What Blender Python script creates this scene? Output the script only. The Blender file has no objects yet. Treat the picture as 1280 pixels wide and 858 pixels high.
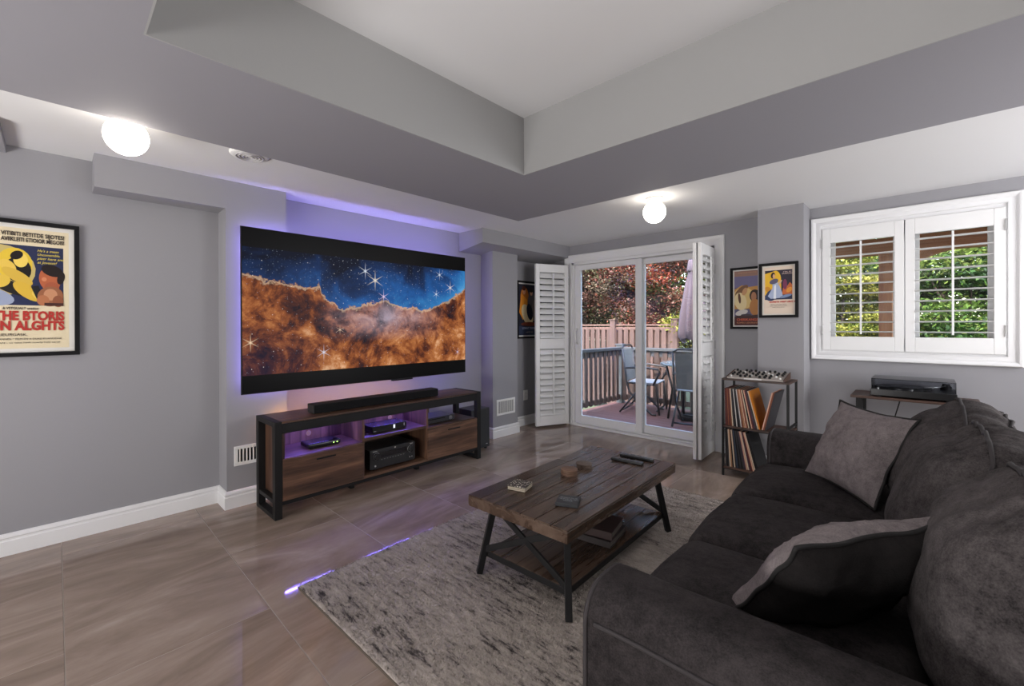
import bpy, bmesh, math, random
import numpy as np
from mathutils import Vector, Matrix, noise
random.seed(7); RNG = np.random.default_rng(11)
scene = bpy.context.scene; COL = scene.collection; PI = math.pi

# ------------------------------------------------------------------ camera, world, sun, lights, exposure
cam_d = bpy.data.cameras.new('camera'); cam = bpy.data.objects.new('camera', cam_d); COL.objects.link(cam)
yaw, roll, pitch = map(math.radians, (44.655, -.182, -.132))
F = Vector((-math.sin(yaw), math.cos(yaw), 0)); R = Vector((math.cos(yaw), math.sin(yaw), 0)); U = Vector((0, 0, 1))
F, U = F*math.cos(pitch)+U*math.sin(pitch), U*math.cos(pitch)-F*math.sin(pitch)
R, U = R*math.cos(roll)+U*math.sin(roll), U*math.cos(roll)-R*math.sin(roll)
M = Matrix((R, U, -F)).transposed().to_4x4(); M.translation = (0, 0, 1.2); cam.matrix_world = M
cam_d.sensor_width = 36; cam_d.lens = 543.774*36/1280
cam_d.shift_x = (640-619.424)/1280; cam_d.shift_y = (408.532-429)/1280
cam_d.clip_start = .02; cam_d.clip_end = 200
scene.camera = cam
w = bpy.data.worlds.new('world'); scene.world = w; w.use_nodes = True
nt = w.node_tree; bg = nt.nodes['Background']
sky = nt.nodes.new('ShaderNodeTexSky'); sky.sky_type = 'NISHITA'; sky.sun_disc = False
sky.sun_elevation = math.radians(48); sky.sun_rotation = math.radians(160); sky.air_density = 1.2; sky.dust_density = 2.5
nt.links.new(sky.outputs[0], bg.inputs[0]); bg.inputs[1].default_value = 2.3
def light(name, kind, loc, energy, color=(1, 1, 1), aim=None, size=None, size_y=None):
    d = bpy.data.lights.new(name, kind); d.energy = energy; d.color = color
    o = bpy.data.objects.new(name, d); COL.objects.link(o); o.location = loc
    if aim is not None: o.rotation_euler = (Vector(aim)-Vector(loc)).to_track_quat('-Z', 'Y').to_euler()
    if kind == 'AREA':
        d.size = size
        if size_y: d.shape = 'RECTANGLE'; d.size_y = size_y
    return o
sun = light('sun', 'SUN', (0, -6, 9), 9.5, (1, .93, .82), aim=(1.5, 1.2, 0)); sun.data.angle = math.radians(1.5)
light('rear_fill', 'AREA', (-1.3, -2.3, .55), 122, (1, .97, .95), aim=(-1.2, -.9, 2.1), size=2.2, size_y=.8)  # added fill behind the camera, bounced off the ceiling; no fixture there
tl_ = light('tray_fill', 'POINT', (-.21, .50, 2.26), 13, (1, .96, .92)); tl_.data.shadow_soft_size = .12  # added unseen fill to brighten the tray faces, not a fixture
light('sofa_fill', 'AREA', (1.35, 2.3, .70), 18, (1, .97, .95), aim=(-1.0, 3.0, 2.1), size=.9, size_y=.9)  # added off-frame fill for the band underside and right ceiling strip
light('right_fill', 'AREA', (1.84, 3.45, 1.45), 50, (.98, .98, 1), aim=(-3, 3.55, .95), size=1.2, size_y=1.2)  # added fill towards the far column, shutter and floor; the right wall has no window
scene.view_settings.view_transform = 'Standard'; scene.view_settings.look = 'None'
scene.view_settings.exposure = 0.0; scene.view_settings.gamma = 1

# ------------------------------------------------------------------ helpers
def tag(o, label=None, cat=None, group=None, kind=None):
    if label: o['label'] = label
    if cat: o['category'] = cat
    if group: o['group'] = group
    if kind: o['kind'] = kind
    return o
def thing(name, label, cat, loc=(0, 0, 0), rz=0, group=None):
    o = bpy.data.objects.new(name, None); COL.objects.link(o); o.empty_display_size = .1
    o.location = loc; o.rotation_euler = (0, 0, rz); return tag(o, label, cat, group)
def copy_tree(o, parent=None):
    c = o.copy(); COL.objects.link(c)
    if parent is not None: c.parent = parent
    for ch in list(o.children): copy_tree(ch, c)
    return c
class MB:
    def __init__(s): s.v = []; s.f = []; s.c = []
    def add(s, vs, fs, col=None):
        n = len(s.v); s.v += [tuple(p) for p in vs]; s.f += [tuple(i+n for i in f) for f in fs]
        if col is not None: s.c += [col]*len(fs)
        return s
    def box(s, x0, x1, y0, y1, z0, z1, mat=None):
        vs = [Vector((x, y, z)) for z in (z0, z1) for y in (y0, y1) for x in (x0, x1)]
        if mat is not None: vs = [mat@p for p in vs]
        return s.add(vs, [(0, 2, 3, 1), (4, 5, 7, 6), (0, 1, 5, 4), (2, 6, 7, 3), (0, 4, 6, 2), (1, 3, 7, 5)])
    def bar(s, p0, p1, wx, wy, up=(0, 0, 1)):
        p0, p1 = Vector(p0), Vector(p1); d = (p1-p0); L = d.length; d.normalize(); u = Vector(up)
        if abs(d.dot(u)) > .98: u = Vector((1, 0, 0))
        a = u.cross(d).normalized(); b = d.cross(a)
        m = Matrix((a, b, d)).transposed().to_4x4(); m.translation = p0
        return s.box(-wx/2, wx/2, -wy/2, wy/2, 0, L, m)
    def tube(s, pts, r, n=8, closed=False, caps=True):
        pts = [Vector(p) for p in pts]; N = len(pts); rings = []
        rad = r if hasattr(r, '__len__') else [r]*N
        prev = None
        for i, p in enumerate(pts):
            a = pts[(i-1) % N] if (closed or i > 0) else p; b = pts[(i+1) % N] if (closed or i < N-1) else p
            d = (b-a).normalized()
            if prev is None:
                t = Vector((0, 0, 1)) if abs(d.z) < .9 else Vector((1, 0, 0)); prev = d.cross(t).normalized()
            x = (prev-d*prev.dot(d)).normalized(); y = d.cross(x); prev = x
            rings.append([p+(x*math.cos(2*PI*k/n)+y*math.sin(2*PI*k/n))*rad[i] for k in range(n)])
        vs = [q for rg in rings for q in rg]; fs = []
        for i in range(N if closed else N-1):
            for k in range(n):
                j = (i+1) % N; fs.append((i*n+k, i*n+(k+1) % n, j*n+(k+1) % n, j*n+k))
        if caps and not closed: fs += [tuple(reversed(range(n))), tuple((N-1)*n+k for k in range(n))]
        return s.add(vs, fs)
    def lathe(s, prof, n=24, org=(0, 0, 0), mat=None):
        vs = []; fs = []
        for r, z in prof:
            for k in range(n):
                p = Vector((r*math.cos(2*PI*k/n), r*math.sin(2*PI*k/n), z))
                if mat is not None: p = mat@p
                vs.append(p+Vector(org))
        for i in range(len(prof)-1):
            for k in range(n): fs.append((i*n+k, i*n+(k+1) % n, (i+1)*n+(k+1) % n, (i+1)*n+k))
        fs += [tuple(reversed(range(n))), tuple((len(prof)-1)*n+k for k in range(n))]
        return s.add(vs, fs)
    def prism(s, poly, lo, hi, axis='x'):      # poly in the other two axes (y,z) / (x,z) / (x,y)
        n = len(poly)
        mk = {'x': lambda a, b, t: (t, a, b), 'y': lambda a, b, t: (a, t, b), 'z': lambda a, b, t: (a, b, t)}[axis]
        vs = [mk(a, b, lo) for a, b in poly]+[mk(a, b, hi) for a, b in poly]
        fs = [tuple(range(n)), tuple(range(2*n-1, n-1, -1))]+[(i, i+n, (i+1) % n+n, (i+1) % n) for i in range(n)]
        return s.add(vs, fs)
    def mesh(s, name):
        me = bpy.data.meshes.new(name); me.from_pydata(s.v, [], s.f); me.update()
        if s.c:
            a = me.attributes.new('col', 'FLOAT_COLOR', 'FACE')
            a.data.foreach_set('color', np.array([list(c)+[1] for c in s.c], dtype=np.float32).ravel())
        else:
            bm = bmesh.new(); bm.from_mesh(me); bmesh.ops.recalc_face_normals(bm, faces=bm.faces); bm.to_mesh(me); bm.free()
        return me
    def build(s, name, mat, parent=None, bevel=0, seg=2, smooth=False, kind=None, label=None, cat=None, group=None, loc=None):
        me = s.mesh(name)
        return link(name, me, mat, parent, bevel, seg, smooth, kind, label, cat, group, loc)
def link(name, me, mat, parent=None, bevel=0, seg=2, smooth=False, kind=None, label=None, cat=None, group=None, loc=None):
    if mat is not None and not me.materials: me.materials.append(mat)
    if smooth: me.polygons.foreach_set('use_smooth', [True]*len(me.polygons))
    o = bpy.data.objects.new(name, me); COL.objects.link(o)
    if parent is not None: o.parent = parent
    if loc is not None: o.location = loc
    if bevel:
        b = o.modifiers.new('bevel', 'BEVEL'); b.width = bevel; b.segments = seg; b.limit_method = 'ANGLE'; b.angle_limit = math.radians(40)
        if not smooth: me.polygons.foreach_set('use_smooth', [True]*len(me.polygons)); b.harden_normals = True
    return tag(o, label, cat, group, kind)
def bx(name, mat, parent, x0, x1, y0, y1, z0, z1, **k): return MB().box(x0, x1, y0, y1, z0, z1).build(name, mat, parent, **k)
def rotz(a): return Matrix.Rotation(a, 4, 'Z')

# ------------------------------------------------------------------ materials
def srgb(r, g, b):
    f = lambda c: (c/12.92 if c <= .04045 else ((c+.055)/1.055)**2.4)
    return tuple(f(x/255) for x in (r, g, b))
def P(name, col, rough=.6, metal=0, spec=.5, emis=None, es=1, coat=0):
    m = bpy.data.materials.new(name); m.use_nodes = True; b = m.node_tree.nodes['Principled BSDF']
    b.inputs['Base Color'].default_value = (*col, 1); b.inputs['Roughness'].default_value = rough
    b.inputs['Metallic'].default_value = metal; b.inputs['Specular IOR Level'].default_value = spec
    b.inputs['Coat Weight'].default_value = coat
    if emis: b.inputs['Emission Color'].default_value = (*emis, 1); b.inputs['Emission Strength'].default_value = es
    return m
class NT:
    def __init__(s, m): s.t = m.node_tree; s.b = s.t.nodes['Principled BSDF']
    def n(s, typ, **k):
        x = s.t.nodes.new('ShaderNode'+typ)
        for a, v in k.items(): setattr(x, a, v)
        return x
    def l(s, a, b): s.t.links.new(a, b)
    def coords(s, kind='Object', scale=(1, 1, 1), rnd=0):
        c = s.n('TexCoord'); mp = s.n('Mapping'); mp.inputs['Scale'].default_value = scale; s.l(c.outputs[kind], mp.inputs[0])
        if rnd:
            oi = s.n('ObjectInfo'); mu = s.n('Math', operation='MULTIPLY'); mu.inputs[1].default_value = rnd
            s.l(oi.outputs['Random'], mu.inputs[0]); cb = s.n('CombineXYZ')
            for i in range(3): s.l(mu.outputs[0], cb.inputs[i])
            s.l(cb.outputs[0], mp.inputs['Location'])
        return mp.outputs[0]
    def noise(s, vec, scale, detail=4, rough=.55, dist=0):
        x = s.n('TexNoise'); x.inputs['Scale'].default_value = scale; x.inputs['Detail'].default_value = detail
        x.inputs['Roughness'].default_value = rough; x.inputs['Distortion'].default_value = dist; s.l(vec, x.inputs['Vector']); return x.outputs['Fac']
    def ramp(s, fac, stops, interp='LINEAR'):
        r = s.n('ValToRGB'); e = r.color_ramp.elements; r.color_ramp.interpolation = interp
        while len(e) < len(stops): e.new(.5)
        for i, (p, c) in enumerate(stops): e[i].position = p; e[i].color = (*c, 1) if hasattr(c, '__len__') else (c, c, c, 1)
        s.l(fac, r.inputs[0]); return r.outputs[0]
    def math(s, op, a, b=None, c=None, clamp=False):
        x = s.n('Math', operation=op); x.use_clamp = clamp
        for i, q in enumerate((a, b, c)):
            if q is None: continue
            if isinstance(q, (int, float)): x.inputs[i].default_value = q
            else: s.l(q, x.inputs[i])
        return x.outputs[0]
    def mix(s, fac, a, b, blend='MIX'):
        x = s.n('Mix', data_type='RGBA', blend_type=blend)
        for i, q in ((0, fac), (6, a), (7, b)):
            if isinstance(q, (int, float)): x.inputs[i].default_value = q
            elif isinstance(q, tuple): x.inputs[i].default_value = (*q, 1)
            else: s.l(q, x.inputs[i])
        return x.outputs[2]
    def bump(s, h, strength=.3, dist=.01):
        x = s.n('Bump'); x.inputs['Strength'].default_value = strength; x.inputs['Distance'].default_value = dist
        s.l(h, x.inputs['Height']); s.l(x.outputs[0], s.b.inputs['Normal'])
def paint(name, col, rough=.75, b=.06):
    m = P(name, col, rough, spec=.3); t = NT(m); v = t.coords(); h = t.noise(v, 220, 2); t.bump(h, b, .002)
    n = t.noise(v, 1.3, 3); t.l(t.mix(t.math('MULTIPLY', n, .12), tuple(col), tuple(c*.8 for c in col)), t.b.inputs['Base Color']); return m
def wood(name, dark, mid, lite, axis='y', rough=.45, s=1.0, gap=.4, rnd=37):
    m = P(name, mid, rough); t = NT(m)
    sc = {'x': (.35, 5, 5), 'y': (5, .35, 5), 'z': (5, 5, .35)}[axis]
    v = t.coords('Object', tuple(k*s for k in sc), rnd)
    n1 = t.noise(v, 1.6, 6, .62, 1.6); fine = t.coords('Object', tuple(k*s*5 for k in sc), rnd); n2 = t.noise(fine, 4, 3, .6)
    f = t.math('ADD', t.math('MULTIPLY', n1, .8), t.math('MULTIPLY', n2, .25))
    t.l(t.ramp(f, [(.34, dark), (.5, mid), (.68, lite)]), t.b.inputs['Base Color']); t.bump(n2, .25, .002)
    rr = t.math('ADD', t.math('MULTIPLY', n1, .25), rough-.12); t.l(rr, t.b.inputs['Roughness']); return m
def fabric(name, c0, c1, rough=.95, sheen=.0, s=1):
    m = P(name, c0, rough, spec=.15); t = NT(m); v = t.coords('Object', (1, 1, 1), 11)
    big = t.noise(v, 6*s, 5, .65, .6); fi = t.noise(v, 260, 2, .7); mid = t.noise(v, 45*s, 4, .7)
    f = t.math('ADD', t.math('MULTIPLY', big, .40), t.math('ADD', t.math('MULTIPLY', fi, .30), t.math('MULTIPLY', mid, .36)))
    t.l(t.ramp(f, [(.38, c0), (.66, c1)]), t.b.inputs['Base Color']); t.bump(fi, .5, .003)
    t.b.inputs['Sheen Weight'].default_value = sheen; t.b.inputs['Sheen Roughness'].default_value = .4; return m
def glass(name, tint=(1, 1, 1), refl=.06):
    m = bpy.data.materials.new(name); m.use_nodes = True; t = m.node_tree; t.nodes.clear()
    o = t.nodes.new('ShaderNodeOutputMaterial'); tr = t.nodes.new('ShaderNodeBsdfTransparent'); gl = t.nodes.new('ShaderNodeBsdfGlossy'); mx = t.nodes.new('ShaderNodeMixShader')
    fr = t.nodes.new('ShaderNodeFresnel'); fr.inputs[0].default_value = 1.45
    tr.inputs[0].default_value = (*tint, 1); gl.inputs['Roughness'].default_value = .02
    if refl: t.links.new(fr.outputs[0], mx.inputs[0])
    t.links.new(tr.outputs[0], mx.inputs[1]); t.links.new(gl.outputs[0], mx.inputs[2]); t.links.new(mx.outputs[0], o.inputs[0]); return m
def attr_mat(name, rough=.6, trans=0, spec=.3):
    m = P(name, (1, 1, 1), rough, spec=spec); t = NT(m); a = t.n('Attribute', attribute_name='col'); t.l(a.outputs['Color'], t.b.inputs['Base Color'])
    if trans:
        tl = t.n('BsdfTranslucent'); t.l(a.outputs['Color'], tl.inputs[0]); mx = t.n('MixShader'); mx.inputs[0].default_value = trans
        out = [x for x in t.t.nodes if x.type == 'OUTPUT_MATERIAL'][0]
        t.l(t.b.outputs[0], mx.inputs[1]); t.l(tl.outputs[0], mx.inputs[2]); t.l(mx.outputs[0], out.inputs[0])
    return m
WALL = paint('wall_paint', (.305, .302, .322)); CEIL = paint('ceiling_paint', (.72, .72, .73)); TRIM = paint('trim_paint', (.78, .78, .79), .4, .02)
BAND = paint('band_paint', (.285, .28, .308)); SHUT = paint('shutter_paint', (.80, .80, .80), .4, .02)
BLK = P('black_plastic', (.007, .007, .008), .4, spec=.25); BLKM = P('black_satin_metal', (.011, .0105, .011), .5, 0, .25); BLKG = P('black_gloss', (.006, .006, .007), .12)
DGREY = P('dark_grey_plastic', (.02, .02, .021), .55, spec=.25); WHITE = P('white_plastic', (.8, .8, .79), .4); CHROME = P('brushed_steel', (.6, .6, .6), .3, 1)
HINGE = P('hinge_grey', (.42, .42, .42), .5, .3); LEDB = P('blue_led', (.1, .1, .5), .5, emis=(.22, .17, 1), es=20)
GLASS = glass('window_glass'); ACRYL = glass('clear_acrylic', (.82, .83, .85))
GROUT = P('grout', (.36, .31, .27), .9)

# floor tile material
TILE = P('polished_tile', (.4, .33, .28), .1); t = NT(TILE)
v = t.coords('Object', (1.7, .6, 1), 50); a = t.noise(v, 1.7, 8, .6, 1.9); v2 = t.coords('Object', (14, 1.6, 1), 50); b2 = t.noise(v2, 1.2, 4, .6, .8)
f = t.math('ADD', t.math('MULTIPLY', a, .86), t.math('MULTIPLY', b2, .14))
t.l(t.ramp(f, [(.3, (.195, .142, .110)), (.47, (.285, .215, .172)), (.60, (.36, .28, .23)), (.72, (.45, .37, .31))]), t.b.inputs['Base Color'])
t.l(t.math('ADD', t.math('MULTIPLY', b2, .05), .02), t.b.inputs['Roughness'])

CONS = wood('console_wood', (.018, .010, .007), (.078, .038, .023), (.215, .112, .066), 'y', .42, .7)
CONSZ = wood('console_wood_upright', (.018, .010, .007), (.078, .038, .023), (.215, .112, .066), 'z', .42, .7)
TABW = wood('table_wood', (.020, .012, .008), (.066, .039, .026), (.130, .086, .062), 'y', .27, .8)
SHELFW = wood('shelf_wood', (.02, .01, .007), (.055, .026, .017), (.10, .05, .033), 'x', .5)
DECK = wood('deck_wood', (0.0633, 0.0248, 0.0204), (0.0990, 0.0385, 0.0314), (0.1265, 0.0523, 0.0440), 'x', .7, 1.2)
CEDAR = wood('cedar_wood', (0.2280, 0.0780, 0.0300), (0.3720, 0.1500, 0.0600), (0.4440, 0.2160, 0.1020), 'x', .65); CEDARZ = wood('cedar_wood_upright', (0.2280, 0.0780, 0.0300), (0.3720, 0.1500, 0.0600), (0.4440, 0.2160, 0.1020), 'z', .65)
FENCE = wood('fence_wood', (0.0220, 0.0110, 0.0088), (0.0413, 0.0209, 0.0171), (0.0633, 0.0347, 0.0292), 'z', .8); FENCEX = wood('fence_rail_wood', (0.0440, 0.0193, 0.0149), (0.0688, 0.0347, 0.0275), (0.0935, 0.0523, 0.0418), 'x', .8)
RAILG = P('grey_rail_paint', (.045, .047, .051), .5); RAILB = wood('rail_board_wood', (0.0275, 0.0165, 0.0143), (0.0495, 0.0303, 0.0248), (0.0770, 0.0468, 0.0385), 'z', .7)
SOFA = fabric('sofa_fabric', (.0085, .0072, .0076), (.050, .043, .044)); SOFAL = fabric('sofa_pillow_fabric', (.018, .0155, .016), (.10, .088, .088)); PIPE = P('sofa_piping_fabric', (.036, .031, .033), .9)
CUSH = fabric('cushion_front_fabric', (.10, .085, .087), (.26, .225, .225)); CUSHD = fabric('cushion_back_shaded_fabric', (.010, .009, .009), (.022, .019, .019)); PIPED = P('cushion_piping_fabric', (.012, .011, .011), .9)  # back fabric is a shaded copy: the unlit side's darkness is in its colour
GLOBE = P('lamp_globe', (1, .95, .88), .3, emis=(1, .92, .80), es=10)
PRINT = attr_mat('printed_paper', .5); LEAF = attr_mat('leaf', .55, .35); SLEEVE = attr_mat('sleeve_card', .6)

# ------------------------------------------------------------------ structure
XW, XC, XC2, XB2 = -3.44, -3.261, -3.262, -3.084
YW, YC, ZC, BZ, TT = 4.411, 4.149, 2.161, 2.09, 2.425
BX_, BY_, IX, IY, IY0, IX2, BX2, BY0 = -2.465, 2.776, -1.692, 1.956, .192, 1.15, 1.75, -.62
XR, YB = 1.9, -3.0
def S(name, mb, mat, parent=None, **k): return mb.build(name, mat, parent, kind=('structure' if parent is None else None), **k)
floor = S('floor', MB().box(XW-.2, XR+.2, YB-.2, YW+.14, -.2, -.0012), GROUT)
tile_me = {}
def tile(x0, x1, y0, y1):
    k = (round(x1-x0, 3), round(y1-y0, 3))
    if k not in tile_me:
        g = .0016
        tile_me[k] = MB().box(g, k[0]-g, g, k[1]-g, -.012, 0).mesh('tile'); tile_me[k].materials.append(TILE)
    link('tile', tile_me[k], None, floor, bevel=.0012, seg=1, loc=(x0, y0, 0))
TH, TL = .62, 1.24
for r in range(-2, 8):
    y0 = .02+TH*r; off = {0: -.62, 1: 0}[r % 2] if r != -1 else -.885
    y1 = min(y0+TH, YW+.1)
    k = -4
    while True:
        x0 = -1.365+off+TL*k; k += 1
        if x0 > .9: break
        if x0+TL < XW: continue
        tile(max(x0, XW-.05), x0+TL, y0, y1)
wl = S('wall_left', MB().box(XW-.2, XW, YB-.2, YW+.15, -.1, 2.6), WALL)
MB().box(XW-.01, XC, .787, 1.167, 0, 1.976).build('column', WALL, wl)
MB().box(XW-.01, XC, .154, 1.167, 1.976, ZC+.02).build('bulkhead', WALL, wl)
MB().box(XW-.01, XC2, 3.259, 3.652, 0, 2.06).build('column', WALL, wl)
MB().prism([(XW-.01, 1.965), (XB2, 2.02), (XB2, ZC+.02), (XW-.01, ZC+.02)], 2.946, YW+.01, 'y').build('bulkhead', WALL, wl)
MB().box(XW-.01, -3.0, -.9, -.178, 2.118, ZC+.02).build('bulkhead', WALL, wl)
# window wall with openings
DX0, DX1, DZ = -3.055, -1.425, 1.955
WX0, WX1, WZ0, WZ1 = -.605, .385, .985, 2.0
wb = MB()
Y0, Y1 = YW, YW+.16
wb.box(XW-.2, DX0, Y0, Y1, -.1, 2.6).box(DX0, DX1, Y0, Y1, DZ, 2.6).box(DX0, DX1, Y0+.02, Y1, -.1, -.003).box(DX1, WX0, Y0, Y1, -.1, 2.6)
wb.box(WX0, WX1, Y0, Y1, -.1, WZ0).box(WX0, WX1, Y0, Y1, WZ1, 2.6).box(WX1, XR+.2, Y0, Y1, -.1, 2.6)
wbk = S('wall_back', wb, WALL)
MB().box(-1.001, -.682, YC, YW+.01, 0, ZC+.02).build('column', WALL, wbk)
S('wall_right', MB().box(XR, XR+.2, YB-.2, YW+.15, -.1, 2.6), WALL)
S('wall_front', MB().box(XW-.2, XR+.2, YB-.2, YB, -.1, 2.6), WALL)
ce = MB()
ce.box(XW-.2, BX_+.02, YB-.2, YW+.15, ZC, 2.6).box(BX_+.02, BX2-.02, BY_-.02, YW+.15, ZC, 2.6).box(BX2-.02, XR+.2, YB-.2, YW+.15, ZC, 2.6).box(BX_+.02, BX2-.02, YB-.2, BY0+.02, ZC, 2.6)
ceil = S('ceiling', ce, CEIL)
bd = MB(); bd.box(BX_, IX, BY0, BY_, BZ, TT+.02).box(IX, IX2, IY, BY_, BZ, TT+.02).box(IX2, BX2, BY0, BY_, BZ, TT+.02).box(IX, IX2, BY0, IY0, BZ, TT+.02)
bd.build('tray_beam', BAND, ceil)
TRAY = paint('tray_paint', (.335, .335, .335))
for a_ in ((IX, IX+.006, IY0, IY), (IX2-.006, IX2, IY0, IY), (IX+.006, IX2-.006, IY-.006, IY), (IX+.006, IX2-.006, IY0, IY0+.006)): MB().box(*a_, BZ-.0005, TT).build('tray_face', TRAY, ceil)
MB().box(IX-.1, IX2+.1, IY0-.1, IY+.1, TT, TT+.1).build('tray_panel', CEIL, ceil)
# baseboards: profile (out, z)
prof = [(0, 0), (.016, 0), (.016, .075), (.011, .08), (.011, .088), (.015, .094), (.012, .105), (.006, .112), (0, .114)]
def baseb(name, pts, h=1):   # closed to the right side of the walk direction, mitred
    pts = [Vector((*p, 0)) for p in pts]; N = len(pts); vs = []; fs = []; n = len(prof)
    for i, p in enumerate(pts):
        d0 = (p-pts[i-1]).normalized() if i > 0 else (pts[1]-p).normalized(); d1 = (pts[i+1]-p).normalized() if i < N-1 else d0
        n0 = Vector((d0.y, -d0.x, 0)); n1 = Vector((d1.y, -d1.x, 0)); m = (n0+n1); m = m/max(m.dot(n0), .3)
        vs += [p+m*o+Vector((0, 0, z*h)) for o, z in prof]
    for i in range(N-1):
        for k in range(n-1): fs.append((i*n+k, i*n+k+1, (i+1)*n+k+1, (i+1)*n+k))
    fs += [tuple(range(n)), tuple(reversed([(N-1)*n+k for k in range(n)]))]
    return S(name, MB().add(vs, fs), TRIM)
baseb('baseboard_left', [(XW, YB), (XW, .787), (XC, .787), (XC, 1.167), (XW, 1.167), (XW, 3.259), (XC2, 3.259), (XC2, 3.652), (XW, 3.652), (XW, YW), (-3.15, YW)])
baseb('baseboard_back', [(-1.32, YW), (-1.001, YW), (-1.001, YC), (-.682, YC), (-.682, YW), (XR, YW)])

def casing(name, x0, x1, z0, z1, w_, bottom=True):    # moulded frame round an opening, in the plane Y=YW, width w_ outward
    pr = [(0, .0), (0, .014), (.012, .018), (.03, .012), (w_*.55, .016), (w_*.72, .028), (w_*.92, .030), (w_, .022), (w_, 0)]
    cs = [(x0, z0, -1, -1), (x0, z1, -1, 1), (x1, z1, 1, 1), (x1, z0, 1, -1)]
    vs = []; fs = []; n = len(pr)
    for x, z, sx, sz in cs:
        vs += [(x+sx*o, YW-d, z+(sz*o if (bottom or sz > 0) else 0)) for o, d in pr]
    for i in range(4 if bottom else 3):
        j = (i+1) % 4
        for k in range(n): fs.append((i*n+k, i*n+(k+1) % n, j*n+(k+1) % n, j*n+k))
    if not bottom: fs += [tuple(range(n)), tuple(reversed([3*n+k for k in range(n)]))]
    return S(name, MB().add(vs, fs), TRIM, bevel=.002, seg=1)
casing('trim_1', DX0, DX1, 0, DZ, .092, False)
casing('trim_2', WX0, WX1, WZ0, WZ1, .068)
# ---- sliding door
door = S('door_1', MB().box(DX0, DX0+.035, YW-.005, YW+.16, 0, DZ).box(DX1-.035, DX1, YW-.005, YW+.16, 0, DZ).box(DX0, DX1, YW-.005, YW+.16, DZ-.03, DZ).box(DX0, DX1, YW-.03, YW+.16, -.002, .022).box(DX0, DX1, YW+.03, YW+.04, .022, .034).box(DX0, DX1, YW+.085, YW+.095, .022, .034), TRIM, bevel=.003)
def sash(x0, x1, y, name):
    m = MB(); z0, z1 = .034, DZ-.032; s = .072; d = .04
    m.box(x0, x0+s, y, y+d, z0, z1).box(x1-s, x1, y, y+d, z0, z1).box(x0+s, x1-s, y, y+d, z0, z0+.085).box(x0+s, x1-s, y, y+d, z1-.06, z1)
    o = m.build(name, TRIM, door, bevel=.004)
    MB().box(x0+s-.005, x1-s+.005, y+.015, y+.021, z0+.08, z1-.055).build('pane', GLASS, o); return o
sl = sash(DX0+.036, -2.17, YW+.02, 'sliding_sash'); sash(-2.235, DX1-.036, YW+.07, 'fixed_sash')
MB().tube([(-2.985, YW+.02, .98), (-2.985, YW-.022, .985), (-2.985, YW-.03, 1.03), (-2.985, YW-.03, 1.11), (-2.985, YW-.022, 1.15), (-2.985, YW+.02, 1.155)], .009).build('handle', WHITE, sl, smooth=True)
# ---- window
win = S('window_1', MB().box(WX0-.001, WX0+.03, YW-.002, YW+.16, WZ0, WZ1).box(WX1-.03, WX1+.001, YW-.002, YW+.16, WZ0, WZ1).box(WX0+.03, WX1-.03, YW-.002, YW+.16, WZ1-.03, WZ1+.001).box(WX0+.03, WX1-.03, YW-.002, YW+.16, WZ0-.001, WZ0+.03).box(-.125, -.08, YW+.06, YW+.13, WZ0, WZ1), TRIM)
for x0, x1 in ((WX0+.03, -.125), (-.08, WX1-.03)):
    s_ = .05
    fr = MB().box(x0, x0+s_, YW+.08, YW+.12, WZ0+.03, WZ1-.03).box(x1-s_, x1, YW+.08, YW+.12, WZ0+.03, WZ1-.03).box(x0, x1, YW+.08, YW+.12, WZ0+.03, WZ0+.08).box(x0, x1, YW+.08, YW+.12, WZ1-.08, WZ1-.03).build('window_frame', TRIM, win, bevel=.003)
    MB().box(x0+s_-.004, x1-s_+.004, YW+.098, YW+.102, WZ0+.075, WZ1-.075).build('pane', GLASS, fr)

# ------------------------------------------------------------------ plantation shutters (local: x along panel width, y thickness, z up)
def shutter_panel(root, W, H, z_rails, stile, lou, angle, chord, rodx, d=.028):
    """z_rails: [(z0,z1)...] rails; lou: [(z0,z1,count)]"""
    m = MB(); m.box(0, stile, -d/2, d/2, 0, H).box(W-stile, W, -d/2, d/2, 0, H)
    for a, b in z_rails: m.box(stile, W-stile, -d/2, d/2, a, b)
    m.build('panel_frame', SHUT, root, bevel=.003)
    lm = MB(); w2 = W/2-stile-.001
    pr = [(-chord/2, 0), (-chord*.25, .0045), (chord*.25, .0045), (chord/2, 0), (chord*.25, -.0045), (-chord*.25, -.0045)]
    ca, sa = math.cos(angle), math.sin(angle)
    lm.prism([(a*ca-b*sa, a*sa+b*ca) for a, b in pr], -w2, w2, 'x'); me = lm.mesh('louver'); me.materials.append(SHUT)
    for a, b, n in lou:
        for k in range(n): link('louver', me, None, root, loc=(W/2, 0, a+(b-a)*(k+.5)/n))
        yy = -(chord/2*abs(ca)+.012) if rodx >= 0 else 0
        MB().box(W/2-.006, W/2+.006, yy-.006, yy+.006, a+.02, b-.01).build('tilt_rod', SHUT, root, bevel=.002)
def door_shutter(p0, p1, label, loops=False, group=None):
    a = math.atan2(p1[1]-p0[1], p1[0]-p0[0]); W = math.hypot(p1[0]-p0[0], p1[1]-p0[1])
    r = thing('shutter', label, 'shutter', (p0[0], p0[1], .025), a, group)
    shutter_panel(r, W, 1.895, [(0, .115), (.90, 1.02), (1.80, 1.895)], .052, [(.115, .90, 11), (1.02, 1.80, 11)], math.radians(50), .080, 1)
    for z in (.18, .95, 1.66): MB().box(W, W+.012, -.016, -.008, z, z+.08).build('hinge', HINGE, r)
    return r
door_shutter((-3.225, 3.925), (-3.06, 4.335), 'white louvred shutter folded open at the left side of the patio door')
door_shutter((-3.262, 3.965), (-3.10, 4.375), 'white louvred shutter folded behind the left open shutter, almost hidden')
door_shutter((-1.396, 3.935), (-1.418, 4.345), 'white louvred shutter at the right of the patio door, nearer the posters')
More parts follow.
